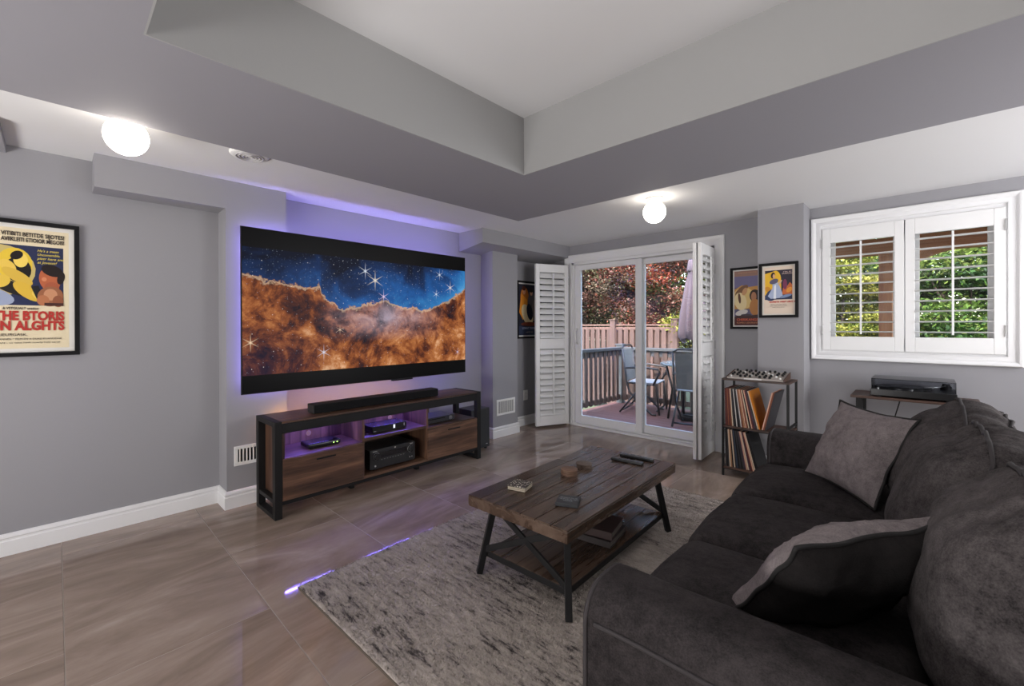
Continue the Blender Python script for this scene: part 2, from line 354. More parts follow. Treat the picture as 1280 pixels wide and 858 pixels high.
door_shutter((-1.436, 3.925), (-1.455, 4.335), 'white louvred shutter folded against the right shutter, on the glass side')
def win_shutter(x0, x1, label):
    W = x1-x0; H = .995-.02
    r = thing('shutter', label, 'shutter', (x0, YW-.004, WZ0+.012), 0)
    zr = .108
    shutter_panel(r, W, H, [(0, zr), (H-.115, H)], .052, [(zr, H-.115, 10)], math.radians(-3), .062, 1, .03)
    for z in (.12, .82): MB().box(-.006 if x0 < -.3 else W-.004, .004 if x0 < -.3 else W+.006, -.022, -.014, z, z+.075).build('hinge', HINGE, r)
win_shutter(WX0+.008, -.112, 'white window shutter with open louvres, left of the pair above the turntable')
win_shutter(-.106, WX1-.008, 'white window shutter with open louvres, right of the pair above the turntable')

# ------------------------------------------------------------------ lamps, vents, outlet
def ceil_lamp(x, y, label):
    r = thing('ceiling_light', label, 'lamp', (x, y, ZC), 0, 'globe ceiling lights')
    MB().lathe([(.062, 0), (.064, -.004), (.064, -.010), (.055, -.012), (.050, -.040), (.046, -.042)], 32).build('base', P('lamp_base', (.75, .70, .66), .35), r, smooth=True, bevel=.001)
    R_ = .082; z = -.036-R_*.86
    MB().lathe([(R_*math.sin(k*PI/20+.001), z+R_*math.cos(k*PI/20)) for k in range(2, 21)], 40).build('globe', GLOBE, r, smooth=True)
ceil_lamp(-2.553, .228, 'round white globe lamp on the low ceiling above the left wall poster')
ceil_lamp(-1.457, 3.189, 'round white globe lamp on the low ceiling in front of the patio door')
v_ = thing('ceiling_vent', 'round perforated grey white vent on the ceiling beside the tray beam', 'vent', (-2.675, .765, ZC))
MB().lathe([(.10, 0), (.10, -.006), (.09, -.014), (.075, -.016)], 32).build('rim', WHITE, v_, smooth=True)
m = MB()
for k in range(1, 5): m.tube([(.017*k*math.cos(a*PI/12), .017*k*math.sin(a*PI/12), -.018) for a in range(24)], .004, 6, closed=True)
m.build('grille', P('vent_grey', (.45, .44, .45), .5), v_, smooth=True)
def wall_vent(x, y0, y1, z0, z1, label, dark):
    r = thing('wall_vent', label, 'vent', (x, (y0+y1)/2, z0)); h = (y1-y0)/2; H = z1-z0; f = .022
    MB().box(0, .008, -h, h, 0, f).box(0, .008, -h, h, H-f, H).box(0, .008, -h, -h+f, f, H-f).box(0, .008, h-f, h, f, H-f).build('frame', WHITE, r, bevel=.002)
    MB().box(.0005, .001, -h+f, h-f, f, H-f).build('backing', BLK if dark else P('vent_backing', (.28, .28, .28), .7), r)
    me = None; n = 11
    for k in range(n):
        y = -h+f+(k+.5)*(2*h-2*f)/n
        if me is None: me = MB().box(.001, .007, -.0035, .0035, f, H-f).mesh('slat'); me.materials.append(WHITE)
        o = link('slat', me, None, r, loc=(0, y, 0)); o.rotation_euler = (0, 0, .5)
wall_vent(XC, .83, 1.10, .272, .402, 'white wall vent low on the column beside the TV console', True)
wall_vent(XC2, 3.31, 3.60, .232, .402, 'white wall vent low on the column beside the open door shutter', False)
r = thing('wall_outlet', 'white double wall outlet behind the column beside the left shutter', 'outlet', (XW, 3.99, .30))
MB().box(0, .006, -.04, .04, 0, .12).build('cover_plate', WHITE, r, bevel=.003)
for z in (.035, .085): MB().box(.006, .0085, -.017, .017, z-.017, z+.017).build('socket', P('socket_white', (.7, .7, .69), .4), r, bevel=.003)

# ------------------------------------------------------------------ posters
def text_mesh(s, size, mat4, ext=.0004, shear=0, align='CENTER', bold=0, sx=1, width=None):
    c = bpy.data.curves.new('lettering', 'FONT'); c.body = s; c.size = size; c.extrude = ext; c.align_x = align; c.shear = shear; c.offset = bold; c.resolution_u = 3
    o = bpy.data.objects.new('lettering', c); COL.objects.link(o); dg = bpy.context.evaluated_depsgraph_get()
    me = bpy.data.meshes.new_from_object(o.evaluated_get(dg)); bpy.data.objects.remove(o); bpy.data.curves.remove(c)
    if width: xs_ = [v.co.x for v in me.vertices]; sx = width/(max(xs_)-min(xs_))
    me.transform(mat4@Matrix.Diagonal((sx, 1, 1, 1))); me.name = 'lettering'; return me
def ell(cx, cy, rx, ry, rot=0, n=22):
    c, s = math.cos(rot), math.sin(rot)
    return [(cx+rx*math.cos(a)*c-ry*math.sin(a)*s, cy+rx*math.cos(a)*s+ry*math.sin(a)*c) for a in [2*PI*k/n for k in range(n)]]
def rect(x0, y0, x1, y1): return [(x0, y0), (x1, y0), (x1, y1), (x0, y1)]
def poster(name, label, org, Uv, Nv, W, H, fw, mat_w, art, texts, matte=(.78, .74, .66)):
    """org lower-left outside corner; art: (poly in 0..1 print space, srgb colour)"""
    Uv, Nv, Vv = Vector(Uv), Vector(Nv), Vector((0, 0, 1))
    T = Matrix((Uv, Vv, Nv)).transposed().to_4x4()
    r = thing(name, label, 'poster', org)
    bxm = lambda a, b, c, d, e, f: MB().box(a, b, c, d, e, f, T)
    m = MB()
    for a, b, c, d in ((0, W, 0, fw), (0, W, H-fw, H), (0, fw, fw, H-fw), (W-fw, W, fw, H-fw)): m.box(a, b, c, d, 0, .024, T)
    m.build('frame', P('poster_frame', (.008, .008, .009), .6, spec=.15), r, bevel=.002)
    bxm(fw*.8, W-fw*.8, fw*.8, H-fw*.8, .001, .006).build('mount_board', P('mount', matte, .7), r)
    x0, y0 = fw+mat_w, fw+mat_w; pw, ph = W-2*x0, H-2*y0
    pm = MB(); k = 0
    for poly, col in art:
        z = .0064+k*.00012; k += 1
        pts = [(min(max(p[0], 0), 1), min(max(p[1], 0), 1)) for p in poly]
        pm.add([T@Vector((x0+p[0]*pw, y0+p[1]*ph, z)) for p in pts], [tuple(range(len(pts)))], srgb(*col))
    pm.build('print', PRINT, r)
    for s, u, v_, size, col, kw in texts:
        mt = T@Matrix.Translation((x0+u*pw, y0+v_*ph, .0066+k*.00012)); me = text_mesh(s, size, mt, **kw); me.materials.append(P('ink', srgb(*col), .6)); link('lettering', me, None, r)
    return r
Ylo, Yhi = -.47, .098; CR = (222, 208, 176)
artA = [(rect(0, 0, 1, 1), CR), (rect(.05, .36, .955, .86), (38, 44, 78)), (ell(.38, .64, .30, .215, .1), (196, 176, 110)), (ell(.30, .44, .22, .075, -.2), (150, 160, 185)),
 (ell(.52, .70, .135, .135, .2), (222, 190, 60)), (ell(.545, .655, .10, .105, .3), (24, 20, 18)), (ell(.565, .735, .055, .06), (235, 205, 96)), (ell(.535, .775, .05, .035, .4), (26, 20, 18)),
 (ell(.47, .68, .045, .07, .9), (226, 192, 84)), (ell(.54, .60, .13, .045, -.5), (212, 176, 70)), (ell(.50, .505, .15, .05, -.35), (30, 26, 22)), (ell(.62, .475, .13, .055, -.55), (214, 176, 62)), (ell(.70, .44, .06, .03, -.6), (228, 196, 92)), (ell(.42, .555, .07, .05, .3), (220, 186, 74)),
 ([(.695, .52), (.755, .53), (.80, .40), (.80, .36), (.765, .36)], (26, 24, 30)), (ell(.845, .585, .085, .105, .25), (178, 96, 62)), (ell(.865, .66, .09, .048, -.25), (30, 20, 20)), (ell(.935, .60, .03, .055, -.3), (34, 22, 20)), (ell(.80, .585, .02, .018), (205, 130, 92)), (ell(.86, .515, .06, .05), (165, 88, 60)),
 (ell(.85, .44, .105, .085, .15), (150, 96, 66)), (ell(.85, .455, .055, .05), (196, 140, 104)), (ell(.79, .405, .05, .045), (176, 112, 76)), (ell(.91, .40, .045, .05), (140, 84, 58)), (rect(.80, .36, .955, .385), (70, 40, 34))]
K = dict(bold=.0006)
txA = [('VITIBITI BETITDE SIJOTES!', .72, .935, .030, (40, 28, 24), dict(bold=.0007, width=.235)), ('AVIIKLEITI ETIOIOR MEGOIS!', .72, .890, .030, (40, 28, 24), dict(bold=.0007, width=.235)),
 ("He's a mean", .745, .815, .019, (236, 214, 90), dict(shear=.3, align='LEFT', width=.082)), ('Uncomemble,', .745, .782, .019, (236, 214, 90), dict(shear=.3, align='LEFT', width=.086)), ('pletr here and', .745, .749, .019, (236, 214, 90), dict(shear=.3, align='LEFT', width=.105)), ('at Joveset!', .745, .716, .019, (236, 214, 90), dict(shear=.3, align='LEFT', width=.075)),
 ('& VSTGUALT anation', .62, .325, .018, (50, 40, 36), dict(bold=.0003, width=.13)), ('THE BTORIS', .69, .238, .066, (176, 40, 30), dict(bold=.0030, width=.262)), ('IN ALGHTS', .70, .155, .066, (176, 40, 30), dict(bold=.0030, width=.25)),
 ('SYDXO, LIEURGASK,', .48, .105, .020, (60, 48, 42), {}), ('SOMMANNES, * FILM EN A DUKE KUANUDHK', .66, .072, .013, (60, 48, 42), dict(width=.27)), ('DJAAN - to take hath nuarly hals aeral', .66, .043, .011, (70, 56, 48), dict(width=.25))]
artA = [(([(x+.055, y) for x, y in p] if k not in (0, 1) and max(q[0] for q in p) < .80 else p), c) for k, (p, c) in enumerate(artA)]
poster('framed_poster', 'black framed vintage cinema poster with big red title on the left wall', (XW, Ylo, 1.043), (0, 1, 0), (1, 0, 0), Yhi-Ylo, .728, .021, .022, artA, txA, (.70, .68, .64))
artB = [(rect(0, 0, 1, 1), (96, 92, 120)), (rect(0, .70, 1, .90), (110, 104, 140)), (rect(0, .90, 1, 1), (150, 116, 104)), ([(0, .66), (.3, .74), (.55, .70), (1, .72), (1, .3), (0, .3)], (190, 138, 74)), (ell(.35, .5, .42, .2), (214, 184, 120)), (ell(.28, .64, .26, .07, .3), (120, 84, 58)), (ell(.24, .44, .24, .16, -.2), (226, 206, 158)), (ell(.40, .62, .11, .06, .4), (196, 146, 104)), (ell(.2, .50, .05, .1, .3), (90, 56, 40)),
 (ell(.78, .54, .20, .11), (44, 28, 26)), (ell(.74, .52, .10, .085), (168, 116, 86)), (ell(.78, .33, .20, .15), (176, 120, 66)), ([(0, .16), (.3, .22), (.6, .18), (1, .2), (1, 0), (0, 0)], (60, 34, 34)), (rect(.0, .0, 1, .13), (76, 26, 26)), (ell(.28, .235, .24, .05, .1), (206, 200, 196)), (ell(.45, .19, .2, .02), (60, 50, 60))]
poster('framed_poster', 'narrow black framed poster with orange dusk figures between door trim and wall column', (-1.285, YW, 1.163), (1, 0, 0), (0, -1, 0), .278, .56, .02, .012, artB, [('ANDWANE KRSTONE', .5, .955, .015, (200, 150, 110), {}), ('CHIRIKANGS', .5, .085, .030, (200, 90, 60), dict(bold=.0006)), ('ROMEO UDORANT', .5, .035, .020, (200, 130, 90), {})], (.72, .70, .66))
artC = [(rect(0, 0, 1, 1), (226, 208, 190)), (rect(.04, .30, .96, .93), (46, 40, 56)), ([(.04, .34), (.04, .86)]+[(.04+.36+.19*math.cos(a), .72+.2*math.sin(a)) for a in [PI*.62-k*PI*.62/8 for k in range(9)]]+[(.60, .34)], (232, 182, 44)), ([(.62, .42), (.70, .68), (.80, .58), (.88, .66), (.96, .60), (.96, .40), (.75, .36)], (196, 104, 52)), (ell(.72, .62, .07, .11), (120, 52, 84)), (ell(.86, .50, .10, .05, .3), (224, 150, 60)),
 (ell(.15, .52, .11, .06, -.3), (206, 140, 40)), (rect(.04, .30, .96, .40), (36, 44, 74)), (ell(.28, .40, .22, .12, .2), (44, 58, 92)), ([(.30, .70), (.42, .72), (.52, .62), (.62, .46), (.66, .34), (.24, .32), (.14, .38), (.30, .55)], (166, 178, 205)), ([(.36, .60), (.42, .62), (.42, .32), (.33, .32)], (226, 230, 238)), (ell(.35, .69, .15, .055, .15), (92, 88, 110)), (ell(.32, .82, .075, .065, .3), (44, 30, 28)), (ell(.35, .80, .042, .05), (216, 164, 124)), (ell(.55, .66, .09, .025, .6), (206, 170, 140)), (ell(.75, .37, .20, .03, .15), (120, 140, 175))]
poster('framed_poster', 'black framed poster of a woman in a pale dress against yellow, on the wall column', (-.988, YC, 1.258), (1, 0, 0), (0, -1, 0), .273, .448, .021, .012, artC, [('IT FELL SET', .80, .87, .012, (230, 200, 190), {}), ('SWANTWEST', .80, .835, .012, (230, 200, 190), {}), ('GOFSSTR WEST UINT W', .64, .235, .017, (190, 50, 40), dict(bold=.0008)), ('WILTON CLURK VINET LEGHR', .5, .19, .008, (90, 70, 66), {}), ('SALIDE HORNED OMNIRD DE HAVEN', .5, .16, .007, (90, 70, 66), {}), ('A PRINT FEATURE PICTURE', .5, .13, .007, (90, 70, 66), {})], (.74, .69, .62))
artD = [(rect(0, 0, 1, 1), (38, 40, 54)), (ell(.28, .74, .20, .20), (190, 110, 40)), ([(.02, .45), (.12, .82), (.40, .70), (.46, .40), (.2, .3)], (224, 142, 40)), (ell(.26, .87, .07, .07), (206, 150, 116)), (ell(.24, .92, .09, .045), (88, 44, 30)), (ell(.62, .62, .20, .24), (84, 80, 86)), (ell(.60, .85, .065, .065), (206, 156, 124)), (ell(.60, .89, .08, .045), (44, 34, 32)), (ell(.75, .50, .12, .22, -.2), (110, 100, 100)), (ell(.40, .40, .30, .17, -.5), (226, 208, 166)), (ell(.52, .46, .18, .13, -.9), (26, 28, 44)), (rect(0, 0, 1, .18), (52, 60, 84)), (ell(.5, .22, .4, .04), (120, 60, 40))]
poster('framed_poster', 'black framed poster of two figures half hidden behind the open left shutter', (XW, 3.83, 1.045), (0, 1, 0), (1, 0, 0), .46, .69, .022, .016, artD, [('LOWAT TOOWE', .5, .12, .034, (170, 180, 205), dict(bold=.001)), ('A NIXTED TALE', .5, .05, .018, (180, 170, 170), {})], (.75, .74, .72))

# ------------------------------------------------------------------ television
tv = thing('television', 'large black flat television showing a nebula, mounted on the wall above the console', 'television', (-3.209, 1.8455, .745))
W2, H = .9855, 1.122
MB().box(-.012, -.004, -W2, W2, 0, H).build('bezel', BLK, tv, bevel=.003)
MB().box(-.0042, -.0015, -W2+.006, W2-.006, .006, H-.006).build('screen', P('screen_glass', (.003, .003, .0035), .35, spec=.15), tv)
pic = P('screen_picture', (.002, .002, .002), .4, spec=.1); t = NT(pic)
tc = t.n('TexCoord'); sp = t.n('SeparateXYZ'); t.l(tc.outputs['Generated'], sp.inputs[0]); u, vv = sp.outputs['Y'], sp.outputs['Z']
cb = t.n('CombineXYZ'); t.l(t.math('MULTIPLY', u, 2.33), cb.inputs[0]); t.l(vv, cb.inputs[1]); uv = cb.outputs[0]
ridge = t.ramp(u, [(0, .79), (.10, .75), (.245, .715), (.262, .745), (.275, .655), (.35, .54), (.45, .575), (.54, .645), (.62, .58), (.70, .575), (.735, .53), (.80, .59), (.90, .665), (1, .80)])
rn = t.noise(uv, 9, 6, .65, .4); rn2 = t.noise(uv, 34, 3, .6)
rid = t.math('ADD', ridge, t.math('ADD', t.math('MULTIPLY', t.math('SUBTRACT', rn, .5), .17), t.math('MULTIPLY', t.math('SUBTRACT', rn2, .5), .035)))
dep = t.math('SUBTRACT', rid, vv)                              # >0 inside the cloud
mask = t.math('MULTIPLY_ADD', dep, 90, .5, clamp=True)
c1 = t.noise(uv, 2.3, 10, .66, .7); c2 = t.noise(uv, 6.5, 9, .7, .5)
cl = t.math('ADD', t.math('MULTIPLY', c1, .62), t.math('MULTIPLY', c2, .42))
cloud = t.ramp(cl, [(.41, (.010, .007, .014)), (.475, (.085, .022, .012)), (.53, (.27, .075, .022)), (.585, (.50, .18, .055)), (.67, (.85, .50, .28))])
haze = t.math('MULTIPLY', t.math('MULTIPLY_ADD', t.math('ABSOLUTE', t.math('SUBTRACT', u, .56)), -3.2, 1, clamp=True), t.math('MULTIPLY_ADD', t.math('ABSOLUTE', t.math('SUBTRACT', vv, .46)), -4.5, 1, clamp=True))
cloud = t.mix(t.math('MULTIPLY', t.math('MULTIPLY', haze, t.math('MULTIPLY_ADD', c2, 3.2, -.9, clamp=True)), .75), cloud, (.50, .44, .55))
dk = t.math('MULTIPLY', t.math('MULTIPLY_ADD', u, -2.4, .85, clamp=True), t.math('MULTIPLY_ADD', vv, -2.4, 1.1, clamp=True))
cloud = t.mix(t.math('MULTIPLY', dk, .75), cloud, (.022, .014, .040))
rim = t.math('MULTIPLY_ADD', t.math('ABSOLUTE', t.math('SUBTRACT', dep, .012)), -55, 1, clamp=True)
cloud = t.mix(t.math('MULTIPLY', rim, .5), cloud, (.85, .62, .42))
s1 = t.noise(uv, 2.6, 6, .6, .8)
sk = t.math('ADD', t.math('MULTIPLY', u, .55), t.math('MULTIPLY', t.math('SUBTRACT', s1, .5), .95)); sk = t.math('ADD', sk, t.math('MULTIPLY_ADD', dep, 1.1, .33))
skyc = t.ramp(sk, [(.12, (.004, .006, .018)), (.36, (.008, .028, .10)), (.58, (.015, .095, .32)), (.82, (.04, .24, .55)), (1, (.16, .45, .75))])
img = t.mix(mask, skyc, cloud)
def stars(sc, rad, lum, colr):
    global img
    vo = t.n('TexVoronoi'); vo.voronoi_dimensions = '2D'; vo.inputs['Scale'].default_value = sc; t.l(uv, vo.inputs['Vector'])
    sx = t.n('SeparateColor'); t.l(vo.outputs['Color'], sx.inputs[0])
    pick = t.math('GREATER_THAN', t.math('ADD', sx.outputs[0], t.math('MULTIPLY', mask, -.18)), .66)
    d = t.math('MULTIPLY', t.math('MULTIPLY_ADD', vo.outputs['Distance'], -1/rad, 1, clamp=True), pick)
    d = t.math('POWER', d, 1.6); img = t.mix(t.math('MULTIPLY', d, lum, clamp=True), img, colr)
stars(26, .085, 1.0, (.75, .85, 1)); stars(13, .06, 1.5, (1, .95, .9)); stars(46, .10, .55, (.6, .75, 1))
def bigstar(a, b, s, col):
    global img
    dx = t.math('ABSOLUTE', t.math('MULTIPLY', t.math('SUBTRACT', u, a), 2.33)); dy = t.math('ABSOLUTE', t.math('SUBTRACT', vv, b))
    core = t.math('POWER', t.math('MULTIPLY_ADD', t.math('SQRT', t.math('ADD', t.math('MULTIPLY', dx, dx), t.math('MULTIPLY', dy, dy))), -1/(.022*s), 1, clamp=True), 1.3)
    out = core
    for ca, sa in ((1, 0), (.5, .866), (.5, -.866)):
        dxs = t.math('MULTIPLY', t.math('SUBTRACT', u, a), 2.33); dys = t.math('SUBTRACT', vv, b)
        al = t.math('ABSOLUTE', t.math('ADD', t.math('MULTIPLY', dys, ca), t.math('MULTIPLY', dxs, sa))); pe = t.math('ABSOLUTE', t.math('SUBTRACT', t.math('MULTIPLY', dxs, ca), t.math('MULTIPLY', dys, sa)))
        sp_ = t.math('MULTIPLY', t.math('MULTIPLY_ADD', al, -1/(.085*s), 1, clamp=True), t.math('MULTIPLY_ADD', pe, -1/(.0045*s), 1, clamp=True)); out = t.math('MAXIMUM', out, sp_)
    img = t.mix(out, img, col)
for a, b, s, c in ((.455, .895, 1, (.85, .9, 1)), (.50, .815, 1.25, (1, .88, .7)), (.905, .80, 1, (1, .9, .8)), (.82, .72, .7, (.9, .95, 1)), (.025, .255, .9, (1, .75, .5)), (.28, .155, .9, (.8, .85, 1)), (.54, .665, .9, (1, .75, 1)), (.345, .35, .6, (1, .7, .5)), (.95, .09, .6, (.7, .7, 1)), (.84, .93, .8, (.85, .9, 1))): bigstar(a, b, s, c)
t.l(img, t.b.inputs['Emission Color']); t.b.inputs['Emission Strength'].default_value = .95
MB().box(-.0016, -.0006, -W2+.008, W2-.008, .125, .988).build('picture', pic, tv)
MB().box(-.02, .006, .16, .36, -.012, 0).build('sensor_bar', BLK, tv, bevel=.002)
MB().box(-.05, -.0122, -.55, .55, .18, .80).build('back_housing', BLK, tv, bevel=.01)
MB().box(-.232, -.05, -.2, .2, .35, .60).build('wall_mount', BLKM, tv)
LEDT = P('violet_led', (.1, .1, .5), .5, emis=(.34, .28, 1), es=48)
LEDS = P('violet_led_dim', (.1, .1, .5), .5, emis=(.34, .28, 1), es=20); s = .045
for z_ in (s, H-s): MB().box(-.022, -.0125, -W2+s, W2-s, z_-.006, z_+.006).build('light_strip', LEDT if z_ > .5 else LEDS, tv)
for y_ in (-W2+s, W2-s): MB().box(-.022, -.0125, y_-.006, y_+.006, s+.01, H-s-.01).build('light_strip', LEDS, tv)

# ------------------------------------------------------------------ TV console
cx0, cy0, cy1, CH, CD = -2.845, .945, 2.705, .605, .34
co = thing('tv_console', 'long dark wood and black metal console under the television', 'console', (cx0, cy0, 0), math.radians(.6))
CW = cy1-cy0; b = .044
for y in (0, CW-b):
    MB().box(-b, 0, y, y+b, 0, CH).box(-CD, -CD+b, y, y+b, 0, CH).box(-CD+b, -b, y, y+b, CH-b*.7, CH).box(-CD+b, -b, y, y+b, .0, b*.6).box(-CD+b, -b, y+.004, y+b-.004, .095, .12).build('end_frame', BLKM, co, bevel=.002)
MB().box(-CD, 0, b, CW-b, CH-.012, CH).build('top', CONS, co, bevel=.002)
MB().box(-.03, -.001, b, CW-b, CH-.075, CH-.013).build('front_rail', BLKM, co, bevel=.002)
MB().box(-CD, -CD+.03, b, CW-b, CH-.06, CH-.013).box(-.035, -.003, b, CW-b, .082, .106).build('frame_rail', BLKM, co, bevel=.002)
ZB, ZS, Z1 = .106, .372, CH-.013
d1, d2 = .60, 1.165
MB().box(-CD+.01, -.004, b, CW-b, ZB, ZB+.018).build('bottom_panel', CONS, co)
for y in (b, d1-.009, d2-.009): MB().box(-CD+.012, -.006, y, y+.018, ZB+.018, Z1).build('upright', CONSZ, co)
MB().box(-CD+.012, -.006, CW-b-.018, CW-b, ZB+.018, ZS).build('upright', CONSZ, co)
for y0, y1, zz in ((b+.018, d1-.009, ZS), (d1+.009, d2-.009, ZS+.022), (d2+.009, CW-b-.018, ZS+.006)): MB().box(-CD+.012, -.005, y0, y1, zz-.018, zz).build('shelf', CONS, co)
def hole_panel(y0, y1, z0, z1, x, hy, hz, rr=.028, n=24):
    m = MB(); out = []; inn = []
    for k in range(n):
        a = 2*PI*k/n; c, s_ = math.cos(a), math.sin(a); inn.append((hy+rr*c, hz+rr*s_))
        tt = min([q for q in (((y1-hy)/c if c > 1e-6 else 9), ((y0-hy)/c if c < -1e-6 else 9), ((z1-hz)/s_ if s_ > 1e-6 else 9), ((z0-hz)/s_ if s_ < -1e-6 else 9))]); out.append((hy+tt*c, hz+tt*s_))
    for (yy, zz) in ((y0, z0), (y1, z0), (y1, z1), (y0, z1)):
        i = min(range(n), key=lambda q: (out[q][0]-yy)**2+(out[q][1]-zz)**2); out[i] = (yy, zz)
    vs = [(x, *p) for p in out]+[(x, *p) for p in inn]
    m.add(vs, [(k, (k+1) % n, n+(k+1) % n, n+k) for k in range(n)]); return m
hole_panel(b+.018, d1-.009, ZS, Z1, -CD+.014, b+.30, ZS+.055, .019).build('back_panel', CONSZ, co)
hole_panel(d1+.009, d2-.009, ZS+.022, Z1, -CD+.014, d1+.42, ZS+.065, .019).build('back_panel', CONSZ, co)
MB().box(-CD+.012, -CD+.016, b, CW-b, ZB+.018, ZS).build('back_panel', CONS, co)
MB().box(-CD+.012, -CD+.016, d2, d2+.26, ZS, Z1).build('back_panel', CONSZ, co)
for y0, y1 in ((b+.004, d1-.002), (d2+.002, CW-b-.004)):
    dr = MB().box(-.012, .002, y0, y1, ZB+.004, ZS-.004).build('door', CONS, co, bevel=.0015)
    yc = (y0+y1)/2; MB().box(.002, .012, yc-.065, yc+.065, ZS-.05, ZS-.04).build('handle', BLKM, dr, bevel=.002)
for y in (d1-.02, d2): MB().box(-.2, -.16, y, y+.03, 0, .085).build('foot', BLKM, co)
LED2 = P('shelf_led', (.1, .1, .5), .5, emis=(.19, .14, 1), es=170)
for y0, y1 in ((b+.05, d1-.12), (d1+.05, d2-.03), (d2+.05, d2+.2)): MB().box(-.215, -.207, y0, y1, CH-.020, CH-.014).build('light_strip', LED2, co)
for y in (d1-.03, d2-.03): MB().lathe([(.016, 0), (.016, -.006), (.01, -.008)], 16, (-.10, y, CH-.0135)).build('puck_light', LED2, co)
OR = P('amber_led', (.5, .2, .05), .5, emis=(1, .50, .22), es=30)
MB().box(-CD-.012, -CD-.004, .12, CW-.45, CH-.07, CH-.055).build('back_light_strip', OR, co)
def con(x, y, z):     # console local -> world
    p = co.matrix_basis@Vector((x, y, z)); return (p.x, p.y, p.z)
CR_ = math.radians(.6)
sb = thing('soundbar', 'long black soundbar lying on the console below the television', 'soundbar', con(-.12, .80, CH), CR_)
MB().box(-.05, .05, -.53, .53, .004, .066).build('body', DGREY, sb, bevel=.006); MB().box(.05, .052, -.525, .525, .008, .062).build('grille', P('speaker_cloth', (.011, .011, .012), .95, spec=.1), sb)
for y in (-.45, .42): MB().box(-.04, .04, y, y+.04, 0, .004).build('foot', BLK, sb)
rt = thing('media_box', 'low black media box with two green lights in the left console bay', 'media box', con(-.15, .355, ZS), CR_)
MB().box(-.07, .07, -.115, .115, .004, .038).build('body', P('box_black', (.01, .01, .012), .18), rt, bevel=.014, seg=4)
for y in (.06, .085): MB().lathe([(.004, 0), (.003, .003)], 10, (.07, y, .02), Matrix.Rotation(PI/2, 4, 'Y')).build('indicator', P('green_led', (.2, .6, .1), .5, emis=(.5, 1, .2), es=3), rt)
MB().box(-.06, .06, -.1, .1, 0, .004).build('foot', BLK, rt)
mb_ = thing('media_box', 'black set-top box with a white display digit in the middle console bay', 'media box', con(-.15, .865, ZS+.022), CR_)
MB().box(-.09, .07, -.15, .15, .004, .05).build('body', P('stb_black', (.012, .012, .014), .25), mb_, bevel=.003)
MB().box(.07, .0715, .03, .045, .014, .042).build('display', P('display_white', (.5, .5, .5), .5, emis=(.8, .85, 1), es=1), mb_)
MB().box(.07, .0715, .125, .132, .02, .04).build('socket', P('dim_white', (.35, .35, .4), .5), mb_); MB().box(.07, .0715, -.14, -.12, .012, .016).build('indicator', P('dim_white2', (.5, .5, .55), .5), mb_); MB().box(-.08, .06, -.14, .14, 0, .004).build('foot', BLK, mb_)
dv = thing('disc_player', 'flat dark grey disc player with a round dial in the right console bay', 'player', con(-.16, 1.35, ZS+.006), CR_)
MB().box(-.11, .09, -.17, .16, .006, .052).build('body', P('player_grey', (.055, .056, .062), .3, .4), dv, bevel=.004)
MB().lathe([(.016, 0), (.016, .008), (.013, .01)], 20, (.09, .11, .029), Matrix.Rotation(PI/2, 4, 'Y')).build('dial', P('dial_grey', (.2, .2, .22), .3, .6), dv, smooth=True)
MB().box(.09, .0912, -.14, .05, .034, .042).build('disc_slot', BLK, dv); MB().box(-.1, .08, -.15, .14, 0, .006).build('foot', BLK, dv)
rc = thing('receiver', 'black audio receiver with two large knobs in the lower middle console bay', 'receiver', con(-.14, .875, ZB+.018), CR_)
MB().box(-.15, .09, -.20, .20, .012, .155).build('body', P('receiver_black', (.017, .017, .018), .42), rc, bevel=.003)
MB().box(.09, .0912, -.12, .12, .088, .128).build('display', P('receiver_display', (.006, .005, .005), .08), rc)
me_k = None
for y in (-.145, .155):
    k_ = MB().lathe([(.024, 0), (.024, .016), (.021, .02), (.0, .02)], 28, (.09, y, .105), Matrix.Rotation(PI/2, 4, 'Y')).build('knob', P('knob_black', (.02, .02, .021), .25), rc, smooth=True, bevel=.001)
    MB().tube([(.0935, y+.0265*math.cos(a*PI/14), .105+.0265*math.sin(a*PI/14)) for a in range(28)], .0018, 6, closed=True).build('knob_ring', P('knob_ring', (.35, .35, .36), .3, .8), rc)
for k in range(9): MB().box(.09, .092, -.105+k*.024, -.095+k*.024, .072, .076).build('button', P('button_grey', (.18, .18, .18), .4), rc)
MB().lathe([(.007, 0), (.006, .004)], 14, (.09, -.155, .035), Matrix.Rotation(PI/2, 4, 'Y')).build('power_button', P('btn2', (.5, .5, .5), .4), rc)
for y in (.15, .17): MB().lathe([(.006, 0), (.005, .003)], 14, (.09, y, .04), Matrix.Rotation(PI/2, 4, 'Y')).build('socket', P('sock', (.4, .4, .4), .3, .8), rc)
for nm, y, w_ in (('lettering', -.175, .035), ('lettering', .15, .03)): MB().box(.09, .0911, y, y+w_, .141, .146).build('badge', P('badge_grey', (.35, .35, .35), .4), rc)
MB().box(.09, .0912, .01, .022, .139, .148).build('badge', P('badge_gold', (.6, .55, .5), .4), rc)
for y in (-.16, .13): MB().box(.04, .07, y, y+.03, 0, .012).build('foot', BLK, rc)
sw = thing('subwoofer', 'black box subwoofer on the floor at the right end of the console', 'speaker', (-3.14, 2.86, 0), 0)
MB().box(-.10, .10, -.11, .13, .02, .40).build('cabinet', P('sub_black', (.02, .02, .022), .4), sw, bevel=.006)
MB().box(-.09, .09, .1302, .1312, .04, .38).build('grille', P('sub_cloth', (.015, .015, .016), .95), sw); MB().box(.1, .1012, .08, .10, .05, .056).build('badge', P('badge_s', (.5, .5, .5), .4), sw)
for x in (-.08, .06):
    for y in (-.09, .09): MB().box(x, x+.02, y, y+.02, 0, .02).build('foot', BLK, sw)

